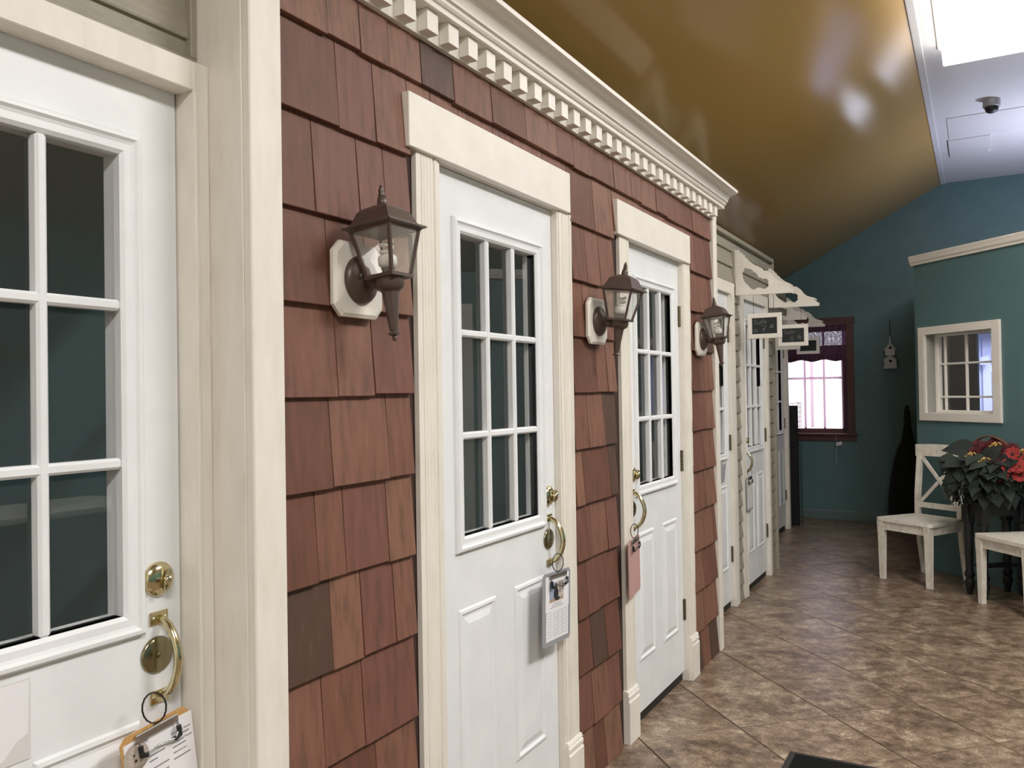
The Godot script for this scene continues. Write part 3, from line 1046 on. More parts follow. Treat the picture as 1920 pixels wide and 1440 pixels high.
	siding(tb, 6.83, 8.94, 2.164, 2.46)
	siding(tb, 6.83, 8.0, 0.0, 2.164)
	build_plain_casing(9, -1.77, 8.10, 0.73, 0.09, 0.034, "cream casing around the last white door of the row")
	# --- insides of the suites: partitions, back and an unseen cover
	var si := thing("wall_suites", Vector3.ZERO, 0, "teal inner walls of the little rooms behind the glazed doors", "wall", "", "structure")
	st = new_st()
	box(st, Vector3(-2.95, 0, 3.1), Vector3(-2.85, 2.1, -9.69))
	for s in [-2.6, 1.21, 2.94, 4.56, 5.66, 6.78, 8.95]:
		box(st, Vector3(-1.58 if s > 4.6 and s < 6.7 else (-1.42 if s < 4.6 else -1.76), 0, -s), Vector3(-2.85, 2.12, -s - 0.05))
	obj("partition", st, M.teal, si)
	st = new_st()
	box(st, Vector3(-1.42, 2.12, 2.6), Vector3(-2.85, 2.16, -4.6))
	box(st, Vector3(-1.57, 2.12, -4.6), Vector3(-2.85, 2.16, -6.8))
	box(st, Vector3(-1.88, 2.12, -6.8), Vector3(-2.85, 2.16, -9.0))
	obj("unseen_lid", st, M.ceiling_brown, si)  # out of view, keeps the rooms behind the glass dim

func build_right_side() -> void:
	# diagonal teal front with a small window; local u runs along it towards the right
	var A := Vector3(-0.45, 0, -7.43)
	var t := thing("wall_diagonal", A, -PI * 0.75, "teal painted angled box wall with a white trim on top", "wall", "", "structure")
	var st := new_st()
	var W0 := 0.118
	var W1 := 0.762
	var Y0 := 1.236
	var Y1 := 1.862
	for b in [[0.0, W0, 0, 2.47], [W1, 3.75, 0, 2.47], [W0, W1, 0, Y0], [W0, W1, Y1, 2.47]]:
		ubox(st, b[0], b[1], b[2], b[3], -0.13, 0)
	obj("wall_body", st, M.teal, t)
	var s2 := thing("wall_box_side", Vector3.ZERO, 0, "teal side wall of the box running back to the end wall", "wall", "", "structure")
	st = new_st()
	prism(st, PackedVector2Array([Vector2(-0.45, 7.432), Vector2(-0.36, 7.54), Vector2(-0.36, 9.69), Vector2(-0.45, 9.69)]), 0, 2.47, Transform3D(Basis(Vector3(1, 0, 0), Vector3(0, 0, -1), Vector3(0, 1, 0)), Vector3.ZERO))
	obj("wall_body", st, M.teal, s2)
	var tr := thing("trim_10", A, -PI * 0.75, "white moulding strip along the top of the teal box wall", "moulding", "", "structure")
	st = new_st()
	prism(st, PackedVector2Array([Vector2(0.0005, 2.425), Vector2(0.016, 2.425), Vector2(0.018, 2.44), Vector2(0.026, 2.452), Vector2(0.03, 2.475), Vector2(0.034, 2.49), Vector2(0.034, 2.5), Vector2(-0.13, 2.5), Vector2(-0.13, 2.4705), Vector2(0.0005, 2.4705)]), -0.02, 2.02, along_u())
	obj("strip", st, M.trim_white, tr)
	var w := thing("window_3", A, -PI * 0.75, "small white framed interior window in the teal box wall", "window", "", "structure")
	st = new_st()
	ring(st, W0 - 0.07, W1 + 0.07, Y0 - 0.06, Y1 + 0.055, [Vector2(0, 0.0005), Vector2(0, 0.018), Vector2(0.002, 0.02), Vector2(0.06, 0.02), Vector2(0.062, 0.018)])
	ubox(st, W0 - 0.012, W1 + 0.012, Y0 - 0.012, Y0, -0.129, 0.018)
	ubox(st, W0 - 0.012, W1 + 0.012, Y1, Y1 + 0.012, -0.129, 0.018)
	ubox(st, W0 - 0.012, W0, Y0, Y1, -0.129, 0.018)
	ubox(st, W1, W1 + 0.012, Y0, Y1, -0.129, 0.018)
	obj("casing", st, M.trim_white, w)
	st = new_st()
	ubox(st, W0, W0 + 0.03, Y0, Y1, -0.125, -0.08, 0.003)
	ubox(st, W1 - 0.03, W1, Y0, Y1, -0.125, -0.08, 0.003)
	ubox(st, W0 + 0.03, W1 - 0.03, Y0, Y0 + 0.022, -0.125, -0.08, 0.003)
	ubox(st, W0 + 0.03, W1 - 0.03, Y1 - 0.022, Y1, -0.125, -0.08, 0.003)
	obj("sash", st, M.trim_white, w)
	var us := [W0 + 0.03, 0.205, 0.416, W1 - 0.03]
	var ys := [Y0 + 0.022, 1.362, 1.622, Y1 - 0.022]
	for i in [1, 2]:
		st = new_st()
		ubox(st, us[i] - 0.009, us[i] + 0.009, ys[0], ys[3], -0.112, -0.092, 0.003)
		obj("muntin", st, M.trim_white, w)
		st = new_st()
		ubox(st, us[0], us[3], ys[i] - 0.008, ys[i] + 0.008, -0.111, -0.093, 0.003)
		obj("muntin", st, M.trim_white, w)
	for i in 3:
		for j in 3:
			st = new_st()
			quad(st, V(us[i], ys[j], -0.102), V(us[i + 1], ys[j], -0.102), V(us[i + 1], ys[j + 1], -0.102), V(us[i], ys[j + 1], -0.102), V(0, 0, 1))
			obj("pane", st, M.glass, w)
	# dark cupboard inside the box, left of the doorway
	var cb := thing("cupboard", Vector3(-0.35, 0, -9.4), -PI / 2, "dark wood cupboard inside the teal box behind its little window", "cupboard")
	st = new_st()
	ubox(st, 0, 0.33, 0, 2.3, -0.27, 0, 0.004)
	obj("body", st, M.cupboard_brown, cb)
	st = new_st()
	ubox(st, 0.01, 0.32, 0.08, 2.28, 0.0005, 0.02, 0.003)
	obj("door", st, M.cupboard_brown, cb)
	# unseen uplight inside the open-topped box, placed to brighten the flat ceiling
	var tg := thing("unseen_uplight", Vector3(0.95, 0, -7.75), 0, "unseen uplight inside the open topped teal box, placed to light the ceiling", "lamp")
	st = new_st()
	lathe(st, [Vector2(0, 0.001), Vector2(0.14, 0.001), Vector2(0.14, 0.012), Vector2(0.10, 0.024), Vector2(0.014, 0.032)], 24, Transform3D())
	obj("base", st, M.plastic_white, tg)
	st = new_st()
	tube(st, [Vector3(0, 0.03, 0), Vector3(0, 2.22, 0)], 0.012, 10)
	obj("pole", st, M.plastic_white, tg)
	st = new_st()
	lathe(st, [Vector2(0.012, 2.215), Vector2(0.06, 2.225), Vector2(0.14, 2.26), Vector2(0.19, 2.31), Vector2(0.2, 2.34), Vector2(0.194, 2.34), Vector2(0.18, 2.31), Vector2(0.13, 2.268), Vector2(0.0, 2.24)], 28, Transform3D())
	obj("bowl", st, M.plastic_white, tg)
	st = new_st()
	lathe(st, [Vector2(0.0, 2.262), Vector2(0.03, 2.264), Vector2(0.05, 2.28), Vector2(0.03, 2.30), Vector2(0.0, 2.305)], 16, Transform3D())
	obj("bulb", st, M.uplight_glow, tg)
	var ul := AreaLight3D.new()
	ul.name = "lamp"
	ul.area_size = Vector2(0.26, 0.26)
	ul.light_energy = 4.2
	ul.light_color = srgb(226, 229, 255)
	ul.area_range = 30.0
	ul.area_attenuation = 2.0
	ul.shadow_enabled = true
	ul.position = Vector3(0, 2.335, 0)
	ul.rotation.x = PI / 2
	tg.add_child(ul)
	# white door further along the diagonal, mirrored in the glazed doors opposite
	var dr := thing("door_7", A, -PI * 0.75, "white door with broad casing further along the teal box wall", "door", "", "structure")
	st = new_st()
	ubox(st, 2.16, 2.26, 0, 2.2, 0.0005, 0.03, 0.003)
	ubox(st, 3.06, 3.16, 0, 2.2, 0.0005, 0.03, 0.003)
	ubox(st, 2.26, 3.06, 2.08, 2.2, 0.0005, 0.03, 0.003)
	obj("casing", st, M.trim_white, dr)
	st = new_st()
	ubox(st, 2.26, 3.06, 0.01, 2.08, 0.0005, 0.012)
	obj("slab", st, M.door_white, dr)
	# unseen low counter across the hall, placed to be mirrored in the near door's glass
	var ct := thing("counter", Vector3(2.0, 0, -1.7), 0, "unseen low dark counter with a white top on the right of the hall", "counter")
	st = new_st()
	box(st, Vector3(0.03, 0.0015, 0), Vector3(0.6, 0.73, -1.9), 0.004)
	obj("body", st, M.wood_dark, ct)
	st = new_st()
	box(st, Vector3(-0.02, 0.731, 0.03), Vector3(0.64, 0.77, -1.93), 0.004)
	obj("top", st, M.trim_white, ct)
	# closing walls on the right and behind the camera
	var r := thing("wall_right", Vector3.ZERO, 0, "teal wall closing the right side of the hall", "wall", "", "structure")
	st = new_st()
	box(st, Vector3(3.4, -0.1, 3.2), Vector3(3.5, 3.6, -4.75))
	box(st, Vector3(4.1, -0.1, -4.75), Vector3(4.2, 3.6, -9.8))
	box(st, Vector3(2.2, -0.1, -4.70), Vector3(4.2, 3.6, -4.78))
	obj("wall_body", st, M.teal, r)
	var f := thing("wall_front", Vector3.ZERO, 0, "pale wall behind the viewer", "wall", "", "structure")
	st = new_st()
	box(st, Vector3(-3.0, -0.1, 3.1), Vector3(4.2, 3.75, 3.2))
	obj("wall_body", st, M.trim_cream, f)

# ------------------------------------------------------------------ things
func build_lantern(s: float, tilt: float, label: String) -> void:
	var t := thing("wall_lantern", Vector3(FACE, 1.71, -s), 0, label, "wall lantern", "coach lanterns along the shingle wall")
	var st := new_st()
	# octagonal mounting plate with a bevelled rim
	var oct := func(h: float, c: float) -> PackedVector2Array:
		return PackedVector2Array([Vector2(-h, -h + c), Vector2(-h + c, -h), Vector2(h - c, -h), Vector2(h, -h + c), Vector2(h, h - c), Vector2(h - c, h), Vector2(-h + c, h), Vector2(-h, h - c)])
	prism(st, oct.call(0.0875, 0.026), 0.022, 0.031, along_d())
	var A: PackedVector2Array = oct.call(0.0875, 0.026)
	var B: PackedVector2Array = oct.call(0.079, 0.0235)
	for i in 8:
		var j := (i + 1) % 8
		quad(st, V(A[i].x, A[i].y, 0.031), V(A[j].x, A[j].y, 0.031), V(B[j].x, B[j].y, 0.037), V(B[i].x, B[i].y, 0.037), V(A[i].x, A[i].y, 0.2))
	prism(st, B, 0.031, 0.037, along_d())
	obj("mounting_plate", st, M.trim_cream, t)
	st = new_st()
	lathe(st, [Vector2(0.057, 0.0372), Vector2(0.057, 0.042), Vector2(0.053, 0.048), Vector2(0.046, 0.053), Vector2(0.030, 0.060), Vector2(0.020, 0.068), Vector2(0.0, 0.070)], 28, out_of_face(Vector3.ZERO))
	lathe(st, [Vector2(0.006, 0.056), Vector2(0.006, 0.064), Vector2(0.0, 0.066)], 8, out_of_face(V(-0.03, 0.004, 0)))
	obj("canopy", st, M.bronze, t)
	# the head sits on a short arm and leans a little
	var hd := Transform3D(Basis(Vector3(0, 0, 1), tilt), Vector3(0.122, -0.006, 0))
	st = new_st()
	tube(st, [Vector3(0.055, 0.0, 0), Vector3(0.075, -0.008, 0), Vector3(0.095, -0.012, 0), Vector3(0.118, -0.012, 0)], 0.018, 10, 0.015)
	obj("arm", st, M.bronze, t)
	st = new_st()
	lathe(st, [Vector2(0, -0.142), Vector2(0.004, -0.141), Vector2(0.006, -0.134), Vector2(0.005, -0.130), Vector2(0.013, -0.127), Vector2(0.014, -0.123), Vector2(0.009, -0.118), Vector2(0.010, -0.114), Vector2(0.020, -0.030), Vector2(0.022, -0.026)], 8, hd, false)
	lathe(st, [Vector2(0.022, -0.026), Vector2(0.029, -0.022), Vector2(0.034, -0.012), Vector2(0.034, 0.004), Vector2(0.0, 0.004)], 20, hd)
	obj("stem", st, M.bronze, t)
	# cage: floor ring, four corner bars, eave and roof
	var y0 := 0.005
	var y1 := 0.118
	var b0 := 0.034
	var b1 := 0.056
	var cage := new_st()
	for k in [[-1, -1], [1, -1], [1, 1], [-1, 1]]:
		bar(cage, hd * Vector3(k[0] * b0, y0, k[1] * b0), hd * Vector3(k[0] * b1, y1, k[1] * b1), Vector3(1, 0, 0), 0.007, 0.007)
	frustum(cage, hd, [[b0 + 0.006, y0 - 0.002], [b0 + 0.006, y0 + 0.006]], true)
	obj("cage", cage, M.bronze, t)
	var roof := new_st()
	frustum(roof, hd, [[b1 + 0.002, y1 - 0.006], [b1 + 0.006, y1 - 0.001], [0.070, y1 + 0.001], [0.070, y1 + 0.005], [b1 + 0.003, y1 + 0.009], [b1 - 0.002, y1 + 0.014], [0.043, y1 + 0.040], [0.036, y1 + 0.047], [0.016, y1 + 0.057]], true)
	obj("roof", roof, M.bronze, t)
	st = new_st()
	lathe(st, [Vector2(0.016, y1 + 0.056), Vector2(0.012, y1 + 0.060), Vector2(0.0125, y1 + 0.064), Vector2(0.010, y1 + 0.076), Vector2(0.0075, y1 + 0.078), Vector2(0.0085, y1 + 0.082), Vector2(0.006, y1 + 0.088), Vector2(0.0075, y1 + 0.091), Vector2(0.004, y1 + 0.100), Vector2(0.003, y1 + 0.104), Vector2(0.0, y1 + 0.106)], 12, hd)
	obj("finial", st, M.bronze, t)
	for k in [[Vector3(1, 0, 0), Vector3(0, 0, 1)], [Vector3(-1, 0, 0), Vector3(0, 0, 1)], [Vector3(0, 0, 1), Vector3(1, 0, 0)], [Vector3(0, 0, -1), Vector3(1, 0, 0)]]:
		st = new_st()
		var n: Vector3 = k[0]
		var s_: Vector3 = k[1]
		quad(st, hd * (n * b0 - s_ * b0 + Vector3(0, y0, 0)), hd * (n * b0 + s_ * b0 + Vector3(0, y0, 0)), hd * (n * b1 + s_ * b1 + Vector3(0, y1, 0)), hd * (n * b1 - s_ * b1 + Vector3(0, y1, 0)), hd.basis * n)
		obj("pane", st, M.lamp_glass, t)
	st = new_st()
	lathe(st, [Vector2(0.0, 0.006), Vector2(0.015, 0.006), Vector2(0.015, 0.024), Vector2(0.017, 0.028), Vector2(0.0, 0.028)], 14, hd)
	var bs := obj("bulb_holder", st, M.bulb_base, t)
	st = new_st()
	lathe(st, [Vector2(0.0, 0.028), Vector2(0.015, 0.028), Vector2(0.022, 0.036), Vector2(0.022, 0.052), Vector2(0.018, 0.057), Vector2(0.0, 0.058)], 16, hd)
	var coil := []
	for i in 25:
		var a := i / 24.0 * TAU * 2.0
		coil.append(hd * Vector3(0.013 * cos(a), 0.060 + 0.032 * i / 24.0, 0.013 * sin(a)))
	tube(st, coil, 0.0045, 8)
	obj("bulb", st, M.bulb_white, t)

func frustum(st: SurfaceTool, xf: Transform3D, rows: Array, caps: bool) -> void:
	var C := [[-1, -1], [1, -1], [1, 1], [-1, 1]]
	for r in rows.size() - 1:
		for i in 4:
			var j := (i + 1) % 4
			var p := func(q: Array, row: Array) -> Vector3: return xf * Vector3(q[0] * row[0], row[1], q[1] * row[0])
			var e: Vector3 = xf.basis * Vector3((C[i][0] + C[j][0]) * 0.5, 0, (C[i][1] + C[j][1]) * 0.5)
			var dy: float = rows[r + 1][1] - rows[r][1]
			var dr: float = rows[r + 1][0] - rows[r][0]
			quad(st, p.call(C[i], rows[r]), p.call(C[j], rows[r]), p.call(C[j], rows[r + 1]), p.call(C[i], rows[r + 1]), e * dy - xf.basis.y * dr)
	if caps:
		for k in [[rows[0], -1.0], [rows[-1], 1.0]]:
			var w := []
			for q in C:
				w.append(xf * Vector3(q[0] * k[0][0], k[0][1], q[1] * k[0][0]))
			quad(st, w[0], w[1], w[2], w[3], xf.basis.y * k[1])

# scroll cut bracket standing out of a wall, drawn in the plane across the hall
func build_bracket(x: float, s: float, label: String) -> void:
	var t := thing("sign_bracket", Vector3(x, 0, -s), -PI / 2, label, "bracket", "scroll cut sign brackets along the sided fronts")
	var st := new_st()
	prism(st, PackedVector2Array([Vector2(0, 2.086), Vector2(0.0325, 2.086), Vector2(0.0325, 2.1395), Vector2(0.0455, 2.1395), Vector2(0.0455, 2.235), Vector2(0.062, 2.262), Vector2(0.0625, 2.355), Vector2(0.052, 2.357), Vector2(0.045, 2.372), Vector2(0.03, 2.38), Vector2(0.02, 2.397), Vector2(0.012, 2.392), Vector2(0, 2.4)]), -0.011, 0.011, along_d())
	obj("wall_post", st, M.trim_white, t)
	st = new_st()
	prism(st, PackedVector2Array([Vector2(0.033, 2.084), Vector2(0.375, 2.078), Vector2(0.378, 2.1), Vector2(0.362, 2.106), Vector2(0.355, 2.118), Vector2(0.33, 2.13), Vector2(0.3, 2.138), Vector2(0.222, 2.138), Vector2(0.214, 2.128), Vector2(0.2, 2.117), Vector2(0.185, 2.116), Vector2(0.17, 2.126), Vector2(0.15, 2.128), Vector2(0.13, 2.118), Vector2(0.115, 2.118), Vector2(0.1, 2.128), Vector2(0.09, 2.1385), Vector2(0.033, 2.1385)]), -0.0105, 0.0105, along_d())
	obj("bottom_bar", st, M.trim_white, t)
	st = new_st()
	prism(st, PackedVector2Array([Vector2(0.063, 2.272), Vector2(0.063, 2.342), Vector2(0.072, 2.338), Vector2(0.093, 2.314), Vector2(0.127, 2.285), Vector2(0.16, 2.268), Vector2(0.181, 2.254), Vector2(0.187, 2.238), Vector2(0.2, 2.24), Vector2(0.215, 2.236), Vector2(0.242, 2.212), Vector2(0.262, 2.184), Vector2(0.285, 2.162), Vector2(0.315, 2.15), Vector2(0.345, 2.141), Vector2(0.365, 2.125), Vector2(0.33, 2.1305), Vector2(0.302, 2.1385), Vector2(0.2235, 2.1385), Vector2(0.216, 2.15), Vector2(0.222, 2.164), Vector2(0.214, 2.178), Vector2(0.196, 2.188), Vector2(0.182, 2.184), Vector2(0.17, 2.194), Vector2(0.155, 2.196), Vector2(0.15, 2.212), Vector2(0.14, 2.226), Vector2(0.125, 2.236), Vector2(0.106, 2.256), Vector2(0.085, 2.262)]), -0.0085, 0.0085, along_d())
	obj("scroll", st, M.trim_white, t)
	st = new_st()
	prism(st, PackedVector2Array([Vector2(0.046, 2.14), Vector2(0.09, 2.139), Vector2(0.086, 2.146), Vector2(0.066, 2.166), Vector2(0.054, 2.183), Vector2(0.05, 2.2), Vector2(0.046, 2.2)]), -0.0095, 0.0095, along_d())
	obj("inner_scroll", st, M.trim_white, t)

func stroke(st: SurfaceTool, pts: Array, r := 0.001) -> void:
	var p := []
	for q in pts:
		p.append(V(q[0], q[1], 0.0085))
	tube(st, p, r, 5)

func arc(cx: float, cy: float, rx: float, ry: float, a0: float, a1: float, n := 8) -> Array:
	var out := []
	for i in n + 1:
		var a := deg_to_rad(lerpf(a0, a1, float(i) / n))
		out.append([cx + rx * cos(a), cy + ry * sin(a)])
	return out

func build_sign(x: float, s: float, ytop: float, turn: float, writing: String, label: String) -> void:
	# centre of its top edge hangs under the bracket bar
	var t := thing("chalkboard_sign", Vector3(x, ytop, -s), -PI / 2 + turn, label, "sign", "hanging chalkboard signs")
	var st := new_st()
	ring(st, -0.112, 0.112, -0.168, 0.0, [Vector2(0.0, -0.008), Vector2(0.0, 0.007), Vector2(0.003, 0.010), Vector2(0.028, 0.010), Vector2(0.031, 0.005)])
	ubox(st, -0.112, 0.112, -0.168, 0.0, -0.009, -0.006)
	obj("frame", st, M.trim_white, t)
	st = new_st()
	ubox(st, -0.0815, 0.0815, -0.1375, -0.0305, -0.0055, 0.006)
	var b := obj("board", st, M.chalk_board, t)
	for u in [-0.072, 0.062]:
		st = new_st()
		tube(st, [V(u, -0.002, 0.0), V(u, 2.079 - ytop if ytop < 2.0 else 0.12, 0.0)], 0.0012, 5)
		obj("wire", st, M.wire_black, t)
		st = new_st()
		tube(st, [V(u, -0.001, 0.0), V(u, 0.006, 0.0)], 0.004, 6)
		obj("eyelet", st, M.hinge_metal, t)
	if writing == "":
		return
	st = new_st()
	# "Suite" by hand
	var o := -0.068
	var y := -0.07
	stroke(st, arc(o + 0.011, y + 0.020, 0.010, 0.007, 20, 200, 6) + arc(o + 0.010, y + 0.006, 0.010, 0.008, 120, -160, 8))
	stroke(st, [[o + 0.027, y + 0.018]] + arc(o + 0.034, y + 0.006, 0.007, 0.007, 180, 360, 6) + [[o + 0.041, y + 0.018], [o + 0.043, y]])
	stroke(st, [[o + 0.050, y + 0.018], [o + 0.051, y]])
	stroke(st, [[o + 0.060, y + 0.030], [o + 0.061, y + 0.002], [o + 0.066, y]])
	stroke(st, [[o + 0.054, y + 0.021], [o + 0.067, y + 0.022]])
	stroke(st, [[o + 0.070, y + 0.010], [o + 0.082, y + 0.012]] + arc(o + 0.077, y + 0.010, 0.006, 0.008, 20, 300, 8))
	stroke(st, [[o + 0.0505, y + 0.024], [o + 0.0507, y + 0.026]], 0.0016)
	if writing == "7":
		stroke(st, [[-0.022, -0.083], [0.010, -0.080], [-0.008, -0.126]])
		stroke(st, [[-0.012, -0.103], [0.006, -0.102]])
		stroke(st, arc(-0.060, -0.114, 0.012, 0.009, 140, -150, 9) + [[-0.066, -0.112]])
		stroke(st, [[0.032, -0.098], [0.058, -0.097]])
		stroke(st, [[0.044, -0.096], [0.043, -0.080]])
		stroke(st, arc(0.054, -0.085, 0.006, 0.009, 0, 330, 8))
	else:
		stroke(st, arc(-0.006, -0.099, 0.009, 0.008, -60, 300, 8))
		stroke(st, arc(-0.006, -0.117, 0.011, 0.009, 60, 420, 8))
		var star := []
		for i in 6:
			var a := PI / 2 + i * TAU * 2 / 5.0
			star.append([0.046 + 0.020 * cos(a), -0.103 + 0.018 * sin(a)])
		stroke(st, star, 0.0018)
	var cw := obj("chalk_writing", st, M.chalk, b)
	cw.set_meta("kind", "stuff")

# clipboard hanging from a handle; u across, origin at the middle of its top edge
func build_clipboard(at: Vector3, turn: float, lean: float, w: float, h: float, board: String, label: String) -> Node3D:
	var t := thing("clipboard", at, turn, label, "clipboard")
	t.rotation.x = 0.0
	t.rotate_object_local(Vector3(1, 0, 0), lean)
	var st := new_st()
	var poly := PackedVector2Array([Vector2(-w / 2, -h + 0.012), Vector2(-w / 2 + 0.004, -h + 0.003), Vector2(-w / 2 + 0.012, -h), Vector2(w / 2 - 0.012, -h), Vector2(w / 2 - 0.004, -h + 0.003), Vector2(w / 2, -h + 0.012), Vector2(w / 2, -0.012), Vector2(w / 2 - 0.012, 0), Vector2(-w / 2 + 0.012, 0), Vector2(-w / 2, -0.012)])
	prism(st, poly, -0.0015, 0.0015, along_d())
	obj("board", st, M[board], t)
	# wire clip with black rubber feet
	var k0 := w / 0.2
	st = new_st()
	ubox(st, -0.062 * k0, 0.062 * k0, -0.020, -0.004, 0.0017, 0.009, 0.002)
	var c := obj("clip", st, M.steel, t)
	st = new_st()
	tube(st, [V(-0.055 * k0, -0.014, 0.008), V(-0.056 * k0, -0.034, 0.012), V(-0.04 * k0, -0.046, 0.013), V(0.0 * k0, -0.040, 0.012), V(0.04 * k0, -0.046, 0.013), V(0.056 * k0, -0.034, 0.012), V(0.055 * k0, -0.014, 0.008)], 0.0018, 6)
	obj("clip_wire", st, M.steel, c)
	for k in [-1.0, 1.0]:
		st = new_st()
		tube(st, [V(k * 0.056 * k0, -0.026, 0.011), V(k * 0.056 * k0, -0.044, 0.012), V(k * 0.040 * k0, -0.047, 0.012)], 0.0052, 7)
		obj("rubber_foot", st, M.clip_black, c)
	# loop to the handle
	st = new_st()
	var loop := []
	for i in 17:
		var a := TAU * i / 16.0
		loop.append(V(0.017 * sin(a), 0.028 - 0.030 * cos(a), 0.004 + 0.012 * sin(a)))
	tube(st, loop, 0.0017, 6)
	obj("hanging_loop", st, M.wire_black, t)
	return t

func sheet(t: Node, u0: float, u1: float, y0: float, y1: float, d: float, m: Material, called := "paper") -> MeshInstance3D:
	var st := new_st()
	ubox(st, u0, u1, y0, y1, d, d + 0.0004)
	return obj(called, st, m, t)

func text_on(t: Node, words: String, u: float, y: float, d: float, size: float, m: Material) -> void:
	var tm := TextMesh.new()
	var f := SystemFont.new()
	f.font_names = PackedStringArray(["Droid Sans"])
	tm.font = f
	tm.text = words
	tm.font_size = 16
	tm.pixel_size = size / 16.0
	tm.depth = 0.0002
	tm.horizontal_alignment = HORIZONTAL_ALIGNMENT_LEFT
	tm.vertical_alignment = VERTICAL_ALIGNMENT_BOTTOM
	var o := put("printed_line", tm, m, t)
	o.transform = Transform3D(Basis(Vector3(0, 0, -1), Vector3(0, 1, 0), Vector3(1, 0, 0)), V(u, y, d))

func picture_material(called: String, img: Image) -> StandardMaterial3D:
	var m := mat(called, Color.WHITE, 0.5)
	m.albedo_texture = ImageTexture.create_from_image(img)
	return m

func disc_picture(t: Node, called: String, u: float, y: float, r: float, d: float, m: Material) -> void:
	var st := new_st()
	var n := 32
	for i in n:
		for k in [[0.0, 0.0], [cos(TAU * (i + 1) / n), sin(TAU * (i + 1) / n)], [cos(TAU * i / n), sin(TAU * i / n)]]:
			st.set_normal(V(0, 0, 1))
			st.set_uv(Vector2(0.5 + 0.5 * k[0], 0.5 - 0.5 * k[1]))
			st.add_vertex(V(u + r * k[0], y + r * k[1], d))
	obj(called, st, m, t)

func rect_picture(t: Node, called: String, u0: float, u1: float, y0: float, y1: float, d: float, m: Material) -> void:
	var st := new_st()
	for k in [[0, 0], [1, 1], [1, 0], [0, 0], [0, 1], [1, 1]]:
		st.set_normal(V(0, 0, 1))
		st.set_uv(Vector2(k[0], 1.0 - k[1]))
		st.add_vertex(V(lerpf(u0, u1, k[0]), lerpf(y0, y1, k[1]), d))
	obj(called, st, m, t)

